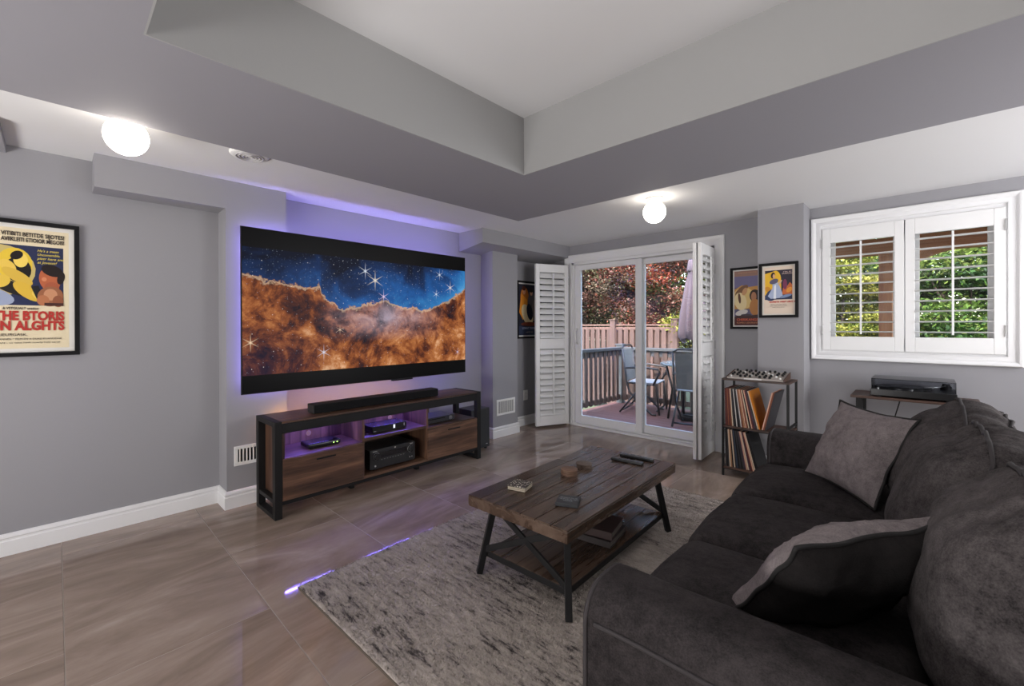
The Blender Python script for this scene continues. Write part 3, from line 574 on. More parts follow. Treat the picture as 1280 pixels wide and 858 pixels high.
# ------------------------------------------------------------------ rug
RUGM = P('rug_pile', (.5, .45, .42), .95, spec=.1); t = NT(RUGM)
v = t.coords('Object', (1.0, 4.2, 1)); a1 = t.noise(v, 7.5, 7, .76, .4); v2 = t.coords('Object', (5, 22, 1)); a2 = t.noise(v2, 3.2, 4, .7); v3 = t.coords('Object', (.6, .9, 1)); a3 = t.noise(v3, 2.6, 3, .6)
f = t.math('ADD', t.math('ADD', t.math('MULTIPLY', a1, .62), t.math('MULTIPLY', a2, .40)), t.math('MULTIPLY', a3, .35))
t.l(t.ramp(f, [(.54, (.05, .044, .046)), (.59, (.14, .122, .116)), (.64, (.34, .30, .275)), (.78, (.49, .435, .395)), (.9, (.59, .535, .49))]), t.b.inputs['Base Color'])
rg = thing('area_rug', 'cream rug with charcoal streaks on the tile floor under the coffee table', 'rug', (-2.045, .775, 0), math.radians(1.2))
RW, RL, RH = 1.62, 2.36, .013
bx('backing', P('rug_backing', (.10, .078, .06), .9), rg, 0, RW, 0, RL, 0, .008)
nx, ny = 170, 250
gx, gy = np.meshgrid(np.linspace(.002, RW-.002, nx), np.linspace(.002, RL-.002, ny)); gz = RH+RNG.normal(0, .0014, gx.shape)
gz[0, :] = gz[-1, :] = .007; gz[:, 0] = gz[:, -1] = .007
vs = np.stack([gx, gy, gz], -1).reshape(-1, 3); idx = np.arange(nx*ny).reshape(ny, nx)
fs = np.stack([idx[:-1, :-1], idx[:-1, 1:], idx[1:, 1:], idx[1:, :-1]], -1).reshape(-1, 4)
def np_mesh(name, vs, fs, cols=None):
    me = bpy.data.meshes.new(name); me.vertices.add(len(vs)); me.vertices.foreach_set('co', np.asarray(vs, np.float32).ravel())
    n = fs.shape[1]; me.loops.add(fs.size); me.loops.foreach_set('vertex_index', fs.astype(np.int32).ravel())
    me.polygons.add(len(fs)); me.polygons.foreach_set('loop_start', np.arange(0, fs.size, n, dtype=np.int32)); me.polygons.foreach_set('loop_total', np.full(len(fs), n, np.int32))
    me.update(calc_edges=True); me.validate()
    if cols is not None:
        a = me.attributes.new('col', 'FLOAT_COLOR', 'FACE'); a.data.foreach_set('color', np.concatenate([cols, np.ones((len(cols), 1))], 1).astype(np.float32).ravel())
    return me
link('pile_ground', np_mesh('pile_ground', vs, fs), RUGM, rg)
nb = 130000
px_, py_ = RNG.uniform(.003, RW-.003, nb), RNG.uniform(.003, RL-.003, nb); an = RNG.uniform(0, 2*PI, nb); hh = RNG.uniform(.003, .009, nb); ln = RNG.normal(0, .004, (nb, 2))
p0 = np.stack([px_-.002*np.cos(an), py_-.002*np.sin(an), np.full(nb, RH-.001)], -1); p1 = np.stack([px_+.002*np.cos(an), py_+.002*np.sin(an), np.full(nb, RH-.001)], -1); p2 = np.stack([px_+ln[:, 0], py_+ln[:, 1], RH+hh], -1)
link('pile', np_mesh('pile', np.stack([p0, p1, p2], 1).reshape(-1, 3), np.arange(nb*3).reshape(-1, 3)), RUGM, rg, kind='stuff')

# ------------------------------------------------------------------ coffee table
ct = thing('coffee_table', 'rustic plank coffee table with black metal legs and lower shelf, on the rug', 'table', (-1.285, 1.945, 0), math.radians(2.0))
TW, TLn, TZ = .555, 1.125, .402
MB().box(-TW/2, TW/2, -TLn/2, TLn/2, TZ-.055, TZ-.008).build('tabletop', TABW, ct, bevel=.004)
xs = np.linspace(-TW/2, TW/2, 8)
for i in range(7):
    MB().box(xs[i]+.0018, xs[i+1]-.0018, -TLn/2, TLn/2 if i != 0 else .17, TZ-.0085, TZ+random.uniform(-.0006, .0006)).build('plank', TABW, ct, bevel=.002, seg=1)
MB().box(xs[0]+.0012, xs[1]-.0012, .172, TLn/2, TZ-.0085, TZ).build('plank', TABW, ct, bevel=.002, seg=1)
LX, LY, tx, ty, z0, z1 = .252, .515, .205, .455, .017, TZ-.055
for sy in (-1, 1):
    for sx in (-1, 1): MB().bar((sx*LX, sy*LY, z0), (sx*tx, sy*ty, z1), .028, .028).build('leg', BLKM, ct, bevel=.002)
    lp = lambda sx, f_: (sx*(LX+(tx-LX)*f_), sy*(LY+(ty-LY)*f_), z0+(z1-z0)*f_)
    MB().bar(lp(-1, .34), lp(1, .97), .012, .028).build('cross_brace', BLKM, ct, bevel=.002); MB().bar(lp(1, .34), lp(-1, .97), .012, .028).build('cross_brace', BLKM, ct, bevel=.002)
ZL = .125; sxw, syw = .232, .49
MB().box(-sxw, sxw, -syw, -syw+.02, ZL-.03, ZL-.002).box(-sxw, sxw, syw-.02, syw, ZL-.03, ZL-.002).box(-sxw, -sxw+.02, -syw, syw, ZL-.03, ZL-.002).box(sxw-.02, sxw, -syw, syw, ZL-.03, ZL-.002).build('shelf_frame', BLKM, ct, bevel=.002)
xs = np.linspace(-sxw+.002, sxw-.002, 6)
for i in range(5): MB().box(xs[i]+.001, xs[i+1]-.001, -syw+.004, syw-.004, ZL-.022, ZL+random.uniform(-.0006, .0006)).build('shelf_plank', TABW, ct, bevel=.002, seg=1)
# things on the coffee table
TP = TZ+.001
cs = thing('coaster_stack', 'stack of pale speckled square coasters near the left end of the coffee table', 'coasters', (-1.415, 1.60, TP), .30)
dotm = P('coaster_dots', (.45, .4, .34), .7)
t = NT(dotm); vo = t.n('TexVoronoi'); vo.inputs['Scale'].default_value = 95; t.l(t.coords(), vo.inputs['Vector']); t.l(t.ramp(vo.outputs['Distance'], [(.3, (.55, .5, .43)), (.42, (.05, .04, .035))]), t.b.inputs['Base Color'])
for k in range(3): MB().box(-.046, .046, -.046, .046, k*.0085, k*.0085+.0075).build('coaster', dotm if k == 2 else P('coaster_edge', (.42, .36, .28), .7), cs, bevel=.002)
for i, (x, y, n, c, lab) in enumerate(((-1.352, 1.925, 4, (.15, .085, .055), 'stack of orange brown round coasters, nearer one at the middle of the coffee table'), (-1.365, 2.085, 3, (.12, .085, .065), 'stack of dull brown round coasters, farther one at the middle of the coffee table'))):
    r = thing('coaster_stack', lab, 'coasters', (x, y, TP), .2*i, 'round coaster stacks')
    for k in range(n): MB().lathe([(.043, 0), (.0445, .001), (.0445, .0072), (.043, .0082)], 32).build('coaster', P('cork%d' % (10*i+k), tuple(q*(1+.12*(k % 2)) for q in c), .6), r, smooth=False, bevel=.0006, loc=(random.uniform(-.001, .001), random.uniform(-.001, .001), k*.0085))
bk = thing('card_box', 'flat black square box with pale lettering at the near edge of the coffee table', 'box', (-1.140, 1.615, TP), .45)
MB().box(-.05, .05, -.05, .05, 0, .016).build('body', P('card_black', (.022, .024, .028), .4), bk, bevel=.0015)
for s_, v_ in (('BRIDGE CLUB', .012), ('TRUMPS IN TEN', -.004), ('HANDS', -.02)):
    me = text_mesh(s_, .0125, Matrix.Rotation(0, 4, 'Z')@Matrix.Translation((0, v_, .0163)), ext=.0001); me.materials.append(P('pale_ink', (.4, .42, .45), .6)); link('lettering', me, None, bk)
def remote(x, y, a, lab, L):
    r = thing('remote_control', lab, 'remote', (x, y, TP), a, 'remote controls')
    MB().box(-L/2, L/2, -.019, .019, 0, .015).build('body', P('remote_black', (.016, .016, .017), .35), r, bevel=.005, seg=3)
    me = MB().box(-.004, .004, -.003, .003, 0, .002).mesh('button'); me.materials.append(P('remote_button', (.12, .12, .125), .5))
    for i in range(int(L/.014)-1):
        for j in (-1, 0, 1):
            if i % 4 != 3 or j == 0: link('button', me, None, r, loc=(-L/2+.014+i*.0138, j*.0115, .0148))
remote(-1.235, 2.335, .12, 'black remote control on the coffee table, nearer the coasters', .185); remote(-1.225, 2.435, .10, 'black remote control on the coffee table, nearer the patio door', .20)
for z, (w_, l_, h_), c, a, lab in ((ZL+.001, (.095, .22, .032), (.035, .026, .026), .15, 'dark thick book at the bottom of the stack on the coffee table shelf'), (ZL+.034, (.09, .20, .038), (.05, .026, .024), .22, 'maroon brown book on top of the stack on the coffee table shelf')):
    r = thing('book', lab, 'book', (-1.185, 1.96, z), a, 'books under the coffee table')
    cm = P('cover_%d' % int(z*1000), c, .55); MB().box(-w_, w_, -l_/2, l_/2, 0, .003).box(-w_, w_, -l_/2, l_/2, h_-.003, h_).box(-w_, w_, -l_/2, -l_/2+.004, .003, h_-.003).build('cover', cm, r, bevel=.001)
    MB().box(-w_+.005, w_-.005, -l_/2+.004, l_/2-.005, .003, h_-.003).build('pages', P('pages_%d' % int(z*1000), (.16, .135, .12), .9), r)

# ------------------------------------------------------------------ sofa (local: x depth from front to back, y along, z up)
so = thing('sofa', 'large charcoal grey fabric three seat sofa facing the television', 'sofa', (-.53, .80, 0), math.radians(2.0))
def cube_grid(n):
    vs = {}; fs = []
    def vid(p):
        k = tuple(round(q, 6) for q in p)
        if k not in vs: vs[k] = len(vs)
        return vs[k]
    for ax in range(3):
        for sg in (-1, 1):
            for i in range(n):
                for j in range(n):
                    q = []
                    for a, b_ in ((i, j), (i+1, j), (i+1, j+1), (i, j+1)):
                        p = [0, 0, 0]; p[ax] = sg; p[(ax+1) % 3] = -1+2*a/n; p[(ax+2) % 3] = -1+2*b_/n; q.append(vid(p))
                    fs.append(tuple(q if sg > 0 else reversed(q)))
    return list(vs.keys()), fs
CG = cube_grid(36)
def rounded(p, half, r):
    q = Vector((p[0]*half[0], p[1]*half[1], p[2]*half[2])); c = Vector([max(-(h-r_), min(h-r_, x)) for x, h, r_ in zip(q, half, r)])
    d = Vector([(a-b_)/r_ for a, b_, r_ in zip(q, c, r)])
    L = max(abs(d.x), abs(d.y), abs(d.z))
    if L > 1e-6: d = d.normalized()*min(1, L)
    return c+Vector([a*r_ for a, r_ in zip(d, r)])
def arm(y0, y1, name):
    m = MB(); zt, zb, L = .632, .04, .98; w_ = (y1-y0)/2; yc = (y0+y1)/2; rr = .075
    pf = [(-w_, zb)]+[(-w_+rr-rr*math.cos(a), zt-rr+rr*math.sin(a)) for a in [k*PI/2/8 for k in range(9)]]+[(w_-rr+rr*math.sin(a), zt-rr+rr*math.cos(a)) for a in [k*PI/2/8 for k in range(9)]]+[(w_, zb)]
    n = len(pf); vs = []; fs = []; r2 = .03
    sts = [(r2-r2*math.sin(k*PI/2/5), r2-r2*math.cos(k*PI/2/5)) for k in range(6)]  # (inset?, x)
    sts = [(r2*(1-math.sin(k*PI/2/5)), r2*(1-math.cos(k*PI/2/5))) for k in range(6)]+[(0, .1+.08*k) for k in range(10)]+[(0, L)]
    zc = .35
    for ins, x in sts:
        for y, z in pf: vs.append((x-.012, yc+y*(1-ins/w_), z-(ins if z > zc else 0)+noise.noise((x*6, y*8+y0, z*6))*.004))
    for i in range(len(sts)-1):
        for k in range(n-1): fs.append((i*n+k, (i+1)*n+k, (i+1)*n+k+1, i*n+k+1))
    fs += [tuple(range(n)), tuple(reversed([(len(sts)-1)*n+k for k in range(n)]))]
    o = m.add(vs, fs).build(name, SOFA, so, smooth=True)
    o.modifiers.new('sub', 'SUBSURF').render_levels = 1
    MB().tube([(.008, yc+y*.985, z-.004) for y, z in pf], .005, 6).build('piping', PIPE, o, smooth=True)
    MB().tube([(.03+.05*k, yc-(w_+.001)*(1 if y0 < 1 else -1), .566+.002*math.sin(k)) for k in range(18)], .0045, 6).build('piping', PIPE, o, smooth=True)
SW = 2.06; AW = .20
arm(0, AW, 'arm'); arm(SW-AW, SW, 'arm')
MB().box(.03, .95, AW-.01, SW-AW+.01, .05, .30).build('seat_base', SOFA, so, bevel=.02, seg=3)
MB().box(.80, 1.0, 0.02, SW-.02, .05, .74).build('back_frame', SOFA, so, bevel=.05, seg=4)
for x in (.06, .84):
    for y in (.06, SW-.10): MB().lathe([(.02, 0), (.028, .05)], 16, (x, y, .001)).build('foot', P('sofa_foot', (.02, .014, .01), .5), so)
cw = (SW-2*AW)/3
for i in range(3):
    yc = AW+cw*(i+.5); half = (.30, cw/2-.003, .088); vs = []
    for p in CG[0]:
        q = rounded(p, half, (.065, .04, .06)); crown = (1-p[0]**2)*(1-p[1]**2)
        if p[2] > 0: q.z += .030*crown*p[2]
        if p[0] < -.5: q.x -= .02*(1-p[1]**2)*(1-p[2]**2)
        wv = noise.noise((q.x*5+i*9, q.y*5, 1.3))*.006+noise.noise((q.x*22+i, q.y*7, .3))*.0025
        q.z += wv*(1 if p[2] > 0 else 0)
        if i != 0 and p[0] < 0:     # soft creases running back from the front corner
            q.z += -.004*max(0, math.sin(q.y*70+q.x*14))*max(0, -p[0])*max(0, p[1])*(1 if p[2] > .5 else 0)
        vs.append((q.x+.255, q.y+yc, q.z+.385))
    o = MB().add(vs, CG[1]).build('seat_cushion', SOFA, so, smooth=True)
    MB().tube([(.255-.30+.016+.004, yc-half[1]+.02+k*(2*half[1]-.04)/12, .385+.062) for k in range(13)], .0045, 6).build('piping', PIPED, o, smooth=True)
def back_pillow(i):
    yc = AW+cw*(i+.5)+(.02 if i == 0 else 0); half = (.125, cw/2-.002, .215); dx_ = (.112, .075, .07)[i]
    ln_ = math.radians((9, 16, 17)[i]); ro = Matrix.Rotation(ln_, 3, 'Y'); org = Vector((.595+dx_, yc, .47+.185))
    def mp(p, wr=True):
        q = rounded(p, half, (.115, .13, .13))
        q.x -= .055*(1-p[1]**2)*(1-(p[2]*.8+.15)**2)*(1 if p[0] < 0 else .3)*abs(p[0])
        q.z += .035*(1-p[1]**2)*max(0, p[2])*(1-p[0]**2)
        if wr:
            m_ = math.exp(-((p[2]-.92)/.38)**2)*(1-.5*abs(p[1]))
            ph = q.y*62+3*noise.noise((q.y*8+i*5, q.z*6, i))+q.z*10
            g = ((abs(math.sin(ph*.5))**.6-.5)*.020+math.sin(ph*1.7+1)*.004)*m_
            g += noise.noise((q.x*6+i*3, q.y*6, q.z*6))*.009+noise.noise((q.x*16, q.y*16+i, q.z*16))*.0035
            nrm = Vector((q.x/half[0], q.y/half[1]*.4, q.z/half[2])).normalized(); q += nrm*g
        return ro@q+org
    o = MB().add([mp(p) for p in CG[0]], CG[1]).build('back_cushion', SOFAL, so, smooth=True)
    o.modifiers.new('sub', 'SUBSURF').render_levels = 1
    for fx in (-.45, .5):
        pts = []
        for k in range(-14, 15):
            a = k/14
            pts.append(mp((fx, min(1, max(-1, a*1.12)), 1 if abs(a) < .89 else 1-(abs(a)-.89)*4), True)+ro@Vector((-.002 if fx < 0 else .002, 0, .0045)))
        MB().tube(pts, .0052, 6).build('piping', PIPE, o, smooth=True)
for i in range(3): back_pillow(i)

def throw_pillow(label, ctr, uvec, vvec, w_, h_, th, facecol, backcol, seed):
    u_ = Vector(uvec).normalized(); v_ = Vector(vvec); v_ = (v_-u_*v_.dot(u_)).normalized(); n_ = u_.cross(v_)
    r = thing('throw_pillow', label, 'pillow', ctr)
    N = 36
    def pos(a, b_, sd):
        k = .10; x = a*w_/2*(1-k*(1-b_*b_)*abs(a)); y = b_*h_/2*(1-k*(1-a*a)*abs(b_))
        prof_ = max(0, (1-a*a))**.55*max(0, (1-b_*b_))**.55
        wr = noise.noise((a*2+seed, b_*2, sd*3))*.014+noise.noise((a*5+seed, b_*5, sd*2))*.007+noise.noise((a*13+seed, b_*13, sd*2))*.0022
        z = sd*(th/2*prof_)+wr*min(1, prof_*2.2)
        edge = noise.noise((a*2.2+seed, b_*2.2, 7))*.012*max(abs(a), abs(b_))**4
        return u_*(x)+v_*(y)+n_*(z+edge)
    def half_(sd):
        vs = [pos(-1+2*i/N, -1+2*j/N, sd) for j in range(N+1) for i in range(N+1)]
        fs = [(j*(N+1)+i, j*(N+1)+i+1, (j+1)*(N+1)+i+1, (j+1)*(N+1)+i) for j in range(N) for i in range(N)]
        return MB().add(vs, fs)
    half_(1).build('front_panel', facecol, r, smooth=True, label='pale taupe velvet front'); half_(-1).build('back_panel', backcol, r, smooth=True, label='back with shade put into its colour')
    loop = [(-1+2*i/N, -1) for i in range(N)]+[(1, -1+2*i/N) for i in range(N)]+[(1-2*i/N, 1) for i in range(N)]+[(-1, 1-2*i/N) for i in range(N)]
    MB().tube([pos(a, b_, 0) for a, b_ in loop], .0048, 6, closed=True).build('piping', PIPED, r, smooth=True)
throw_pillow('square taupe velvet throw pillow leaning at the far end of the sofa', (-.212, 2.40, .668), (.63, -.775, .0), (.32, .27, .9), .43, .38, .15, CUSH, CUSHD, 3)
throw_pillow('throw pillow with painted shade on its back and pale front slumped against the near sofa arm', (-.155, 1.315, .60), (-.57, -.82, -.06), (.50, -.36, .78), .46, .42, .17, CUSH, CUSHD, 9)

# ------------------------------------------------------------------ record shelf
sh = thing('record_shelf', 'small black metal shelf with brown boards holding vinyl records by the door', 'shelf', (-1.16, 3.745, 0))
SWd, SD, SH = .455, .30, .775; q = .016
for x in (0, SWd-q):
    for y in (0, SD-q): MB().box(x, x+q, y, y+q, 0, SH-.012).build('post', BLKM, sh, bevel=.001)
for z in (.075, .40, SH): MB().box(0 if z == SH else .002, SWd if z == SH else SWd-.002, 0, SD, z-.014, z).build('board', SHELFW, sh, bevel=.001)
for z in (.075, .40): MB().box(q, SWd-q, 0, .012, z-.02, z-.0145).box(q, SWd-q, SD-.012, SD, z-.02, z-.0145).build('rail', BLKM, sh)
for z in (.43, .10): MB().box(SWd-q, SWd, q, SD-q, z, z+.01).build('side_bar', BLKM, sh)
names = {'maroon': (92, 44, 40), 'rust brown': (128, 74, 52), 'cream': (206, 184, 160), 'black': (24, 22, 24), 'charcoal': (58, 56, 60), 'white': (196, 190, 186), 'tan': (172, 126, 92), 'orange': (206, 120, 24), 'plum': (74, 52, 66), 'slate blue': (58, 70, 88), 'pale pink': (206, 160, 138)}
ordn = ['first', 'second', 'third', 'fourth', 'fifth', 'sixth', 'seventh', 'eighth', 'ninth', 'tenth', 'eleventh', 'twelfth', 'thirteenth', 'fourteenth', 'fifteenth', 'sixteenth', 'seventeenth', 'eighteenth', 'nineteenth', 'twentieth', 'twenty-first', 'twenty-second', 'twenty-third', 'twenty-fourth', 'twenty-fifth']
def sleeve(x, z, lean, col, th, label, grp, rgt=False):
    m = MB(); c = srgb(*names[col]); S_ = .295
    rm = Matrix.Translation((x, 3.757, z))@Matrix.Rotation(lean, 4, 'Y')
    pts = MB().box(0, th, 0, .27, 0, S_, rm)
    m.v = pts.v; m.f = pts.f; cover = {'orange': srgb(190, 116, 30), 'black': srgb(16, 16, 18)}.get(col, tuple(k*.8 for k in c)); m.c = [c]*6; m.c[5] = cover
    me = m.mesh('record_sleeve'); link('record_sleeve', me, SLEEVE, None, label=label, cat='record', group=grp)
up = ['maroon', 'maroon', 'rust brown', 'maroon', 'rust brown', 'cream', 'charcoal', 'black', 'white', 'black', 'charcoal', 'white', 'rust brown', 'tan', 'pale pink', 'rust brown', 'cream', 'black', 'pale pink', 'maroon', 'plum', 'charcoal', 'cream', 'orange']
x = -1.142
for i, c in enumerate(up):
    th = .0066 if i % 3 else .0078
    ln_ = -math.radians(1.5+13*(i/23)**1.15)
    sleeve(x+math.sin(-ln_)*.295, .401, ln_, c, th, 'record sleeve with %s spine, %s from the left on the upper shelf' % (c, ordn[i]), 'records on the upper shelf'); x += th/math.cos(ln_)+.0003
for k, (c, xx) in enumerate((('pale pink', -.8835), ('rust brown', -.8735), ('charcoal', -.8635))):
    sleeve(xx, .403, math.radians(13), c, .0085, 'record sleeve with %s spine leaning right at the end of the upper shelf' % c, 'records on the upper shelf')
lo = ['charcoal', 'black', 'charcoal', 'cream', 'tan', 'black', 'cream', 'charcoal', 'slate blue', 'black', 'charcoal', 'black', 'charcoal', 'plum', 'pale pink', 'cream', 'plum', 'maroon', 'pale pink', 'cream', 'black', 'black']
x = -1.142
for i, c in enumerate(lo):
    th = .0066 if i % 3 else .0078; ln_ = -math.radians(1.5+14*(i/21)**1.15)
    sleeve(x+math.sin(-ln_)*.295, .076, ln_, c, th, 'record sleeve with %s spine, %s from the left on the lower shelf' % (c, ordn[i]), 'records on the lower shelf'); x += th/math.cos(ln_)+.0003
# audio mixer on the shelf
mx = thing('audio_mixer', 'small cream mixing console with black knobs on top of the record shelf', 'mixer', (-.935, 3.88, SH+.001), .02)
MB().prism([(-.125, 0), (-.125, .014), (.11, .05), (.11, 0)], -.19, .19, 'x').build('body', P('mixer_cream', (.36, .32, .29), .45), mx, bevel=.003)
for x in (-.196, .19): MB().prism([(-.128, 0), (-.128, .018), (.114, .056), (.114, 0)], x, x+.006, 'x').build('side_cheek', SHELFW, mx)
MB().box(-.07, .05, -.128, -.1255, .001, .012).build('front_plate', P('plate_white', (.7, .68, .66), .5), mx)
km = MB().lathe([(.0095, 0), (.0085, .014), (.006, .017)], 12).mesh('knob'); km.materials.append(BLK)
kw = MB().lathe([(.0075, 0), (.007, .008), (.005, .010)], 12).mesh('knob'); kw.materials.append(WHITE)
for j in range(5):
    for i in range(11):
        if (i*3+j*5) % 4 == 3: continue
        y = -.10+j*.046; o = link('knob', kw if (i+j) % 5 == 0 else km, None, mx, loc=(-.165+i*.033, y, .014+(y+.125)*.036/.235)); o.rotation_euler = (.15, 0, 0)
# ------------------------------------------------------------------ turntable on its stand
st = thing('turntable_stand', 'narrow dark wood side table with black legs behind the sofa under the window', 'table', (-.385, 4.02, 0))
SWs, SDs, SHs = .64, .335, .695
MB().box(0, SWs, 0, SDs, SHs-.018, SHs).build('top', SHELFW, st, bevel=.002)
for x in (.03, SWs-.065):
    for y in (.015, SDs-.05): MB().box(x, x+.035, y, y+.035, 0, SHs-.018).build('leg', BLKM, st, bevel=.002)
MB().box(.03, SWs-.03, SDs-.03, SDs-.015, .10, .13).box(.03, .045, .05, SDs-.05, .10, .13).box(SWs-.05, SWs-.035, .05, SDs-.05, .10, .13).build('stretcher', BLKM, st)
tt = thing('turntable', 'black record player with clear dust cover under the window', 'turntable', (-.065, 4.175, SHs+.001))
for x in (-.17, .17):
    for y in (-.12, .11): MB().lathe([(.02, 0), (.02, .012)], 16, (x, y, 0)).build('foot', BLK, tt)
MB().box(-.21, .21, -.155, .155, .010, .055).build('plinth', P('plinth_black', (.008, .008, .009), .3), tt, bevel=.003)
MB().lathe([(.148, .055), (.148, .066), (.142, .068), (.004, .068), (.003, .076)], 48, (-.05, 0, 0)).build('platter', P('platter_dark', (.03, .03, .032), .25, .5), tt, bevel=.001)
MB().tube([(.165, .09, .085), (.15, .0, .086), (.12, -.07, .084), (.06, -.09, .078)], .004, 8).build('tonearm', CHROME, tt, smooth=True)
MB().lathe([(.028, .055), (.028, .075), (.02, .085), (.02, .095)], 20, (.165, .09, 0)).build('tonearm_base', BLKM, tt)
for x in (-.17, .0): MB().lathe([(.008, .055), (.008, .066)], 14, (x, -.135, 0)).build('knob', CHROME, tt)
m = MB(); m.box(-.205, .205, -.15, -.147, .056, .125).box(-.205, .205, .147, .15, .056, .125).box(-.205, -.202, -.147, .147, .056, .125).box(.202, .205, -.147, .147, .056, .125).box(-.205, .205, -.15, .15, .125, .128)
m.build('dust_cover', ACRYL, tt)
MB().tube([(-.05, .16, .03), (-.06, .19, -.02), (-.10, .20, -.2), (-.16, .195, -.45), (-.2, .19, -.69)], .004, 6).build('cable', BLK, tt, smooth=True)

# ------------------------------------------------------------------ outdoors
ZD = -.05
S('ground', MB().box(-30, 30, YW+.17, 45, -1.0, -.62), (lambda m: m)(P('ground_green', (.03, .045, .015), .95)))
dk = tag(bpy.data.objects.new('deck', None), 'red brown wooden deck outside the patio door', 'deck'); COL.objects.link(dk); dk.location = (0, 0, ZD)
me = MB().box(0, 2.45, 0, .138, -.03, 0).mesh('board'); me.materials.append(DECK)
for k in range(14): link('board', me, None, dk, bevel=.002, seg=1, loc=(-3.6, YW+.165+k*.142, 0))
MB().box(-3.6, -1.15, YW+.17, 6.5, -.45, -.032).build('joist_frame', RAILB, dk)
RX, RY = -3.506, 6.42
def railing(p0, p1, label):
    p0, p1 = Vector((*p0, 0)), Vector((*p1, 0)); L = (p1-p0).length; a = math.atan2(p1.y-p0.y, p1.x-p0.x)
    r = thing('deck_railing', label, 'railing', (p0.x, p0.y, ZD), a)
    MB().box(0, L, -.06, .06, .86, .90).build('top_rail', RAILG, r, bevel=.004); MB().box(0, L, -.02, .02, .77, .855).build('upper_rail', RAILG, r); MB().box(0, L, -.02, .02, .07, .14).build('lower_rail', RAILB, r)
    me = MB().box(-.035, .035, -.032, -.018, .06, .85).mesh('baluster'); me.materials.append(RAILB)
    n = int(L/.135)
    for k in range(n): link('baluster', me, None, r, loc=(.08+k*(L-.1)/n, 0, 0))
    return r
railing((RX, YW+.25), (RX, RY), 'dark deck railing along the left side of the deck'); r = railing((RX, RY), (-1.15, RY), 'dark deck railing along the far side of the deck')
for px in (0, 2.3): MB().box(px-.05, px+.05, -.05, .05, 0, .93).box(px-.065, px+.065, -.065, .065, .93, .95).build('post', RAILG, r, bevel=.004)
FY = 8.5; FX0, FX1, FT = -9.0, -3.45, 1.22
fc = thing('garden_fence', 'tall red brown wooden garden fence beyond the deck railing', 'fence', (FX0, FY, -.6)); FL = FX1-FX0; FH = FT+.6
for z, h_ in ((FH-.03, .03), (FH-.12, .06), (.25, .07), (.95, .07)): MB().box(0, FL, -.02, .02, z, z+h_).build('rail', FENCEX, fc)
me = MB().box(-.045, .045, -.034, -.021, .1, FH-.09).mesh('board'); me.materials.append(FENCE)
for k in range(int(FL/.135)): link('board', me, None, fc, loc=(.05+k*.135, 0, random.uniform(-.01, .01)))
me = MB().box(-.045, .045, .021, .034, .1, FH-.09).mesh('board'); me.materials.append(FENCE)
for k in range(int(FL/.135)): link('board', me, None, fc, loc=(.118+k*.135, 0, random.uniform(-.01, .01)))
for x in (FL-.02, FL-1.35, FL-2.9, FL-4.4): MB().box(x-.06, x+.06, -.06, .06, 0, FH+.09).box(x-.075, x+.075, -.075, .075, FH+.09, FH+.11).build('post', FENCE, fc)
# patio set
def patio_chair(x, y, a, label):
    r = thing('patio_chair', label, 'chair', (x, y, ZD), a, 'patio chairs on the deck'); fm = P('chair_frame', (.03, .03, .034), .4, .4)
    for sx in (-.26, .26):
        MB().tube([(sx, -.26, .92), (sx, -.20, .45), (sx, -.16, .30), (sx, .14, .012), (sx, .20, .012)], .014, 8).build('side_frame', fm, r, smooth=True)
        MB().tube([(sx, .24, .015), (sx, .20, .42), (sx, -.18, .44)], .014, 8).build('leg', fm, r, smooth=True)
        MB().tube([(sx, -.24, .64), (sx, .0, .665), (sx, .22, .64), (sx, .25, .60), (sx, .16, .42)], .014, 8).build('armrest', fm, r, smooth=True)
        MB().tube([(sx, .02, .42), (sx, -.30, .012)], .013, 8).build('leg', fm, r, smooth=True)
    MB().tube([(-.26, -.26, .92), (-.2, -.27, .955), (.2, -.27, .955), (.26, -.26, .92)], .014, 8).build('top_bar', fm, r, smooth=True)
    MB().tube([(-.26, -.25, .05), (.26, -.25, .05)], .012, 8).build('stretcher', fm, r, smooth=True); MB().tube([(-.26, .21, .07), (.26, .21, .07)], .012, 8).build('stretcher', fm, r, smooth=True)
    sg = P('sling_grey', (.10, .103, .10), .8)
    MB().prism([(-.265, .90), (-.258, .90), (-.195, .46), (-.202, .46)], -.235, .235, 'x').build('back_sling', sg, r); MB().box(-.235, .235, -.19, .22, .435, .45).build('seat_sling', P('sling_pale', (.24, .25, .265), .8), r, bevel=.004)
patio_chair(-1.98, 5.62, .12, 'grey sling patio chair with its back to the door, nearest the glass')
patio_chair(-2.88, 6.0, -1.35, 'grey sling patio chair at the left side of the patio table')
tb = thing('patio_table', 'round glass topped patio table on the deck behind the near chair', 'table', (-2.19, 5.95, ZD))
MB().lathe([(.41, .715), (.415, .722), (.415, .735), (.41, .74)], 40).build('rim', P('table_rim', (.2, .21, .215), .3, .5), tb); MB().lathe([(.402, .741), (.402, .745)], 40).build('glass_top', P('table_glass', (.22, .25, .255), .08), tb)
for k in range(4):
    a = PI/4+k*PI/2; MB().tube([(.34*math.cos(a), .34*math.sin(a), .012), (.28*math.cos(a), .28*math.sin(a), .40), (.36*math.cos(a), .36*math.sin(a), .72)], .014, 8).build('leg', BLKM, tb, smooth=True)
um = thing('patio_umbrella', 'closed mauve patio umbrella standing through the patio table', 'umbrella', (-2.19, 5.95, ZD))
MB().tube([(0, 0, .0), (0, 0, 2.22)], .018, 10).build('pole', BLKM, um); MB().lathe([(.2, 0), (.2, .05), (.04, .08), (.03, .25)], 24, (0, 0, 0)).build('base', BLKM, um)
vs = []; fs = []; n = 48
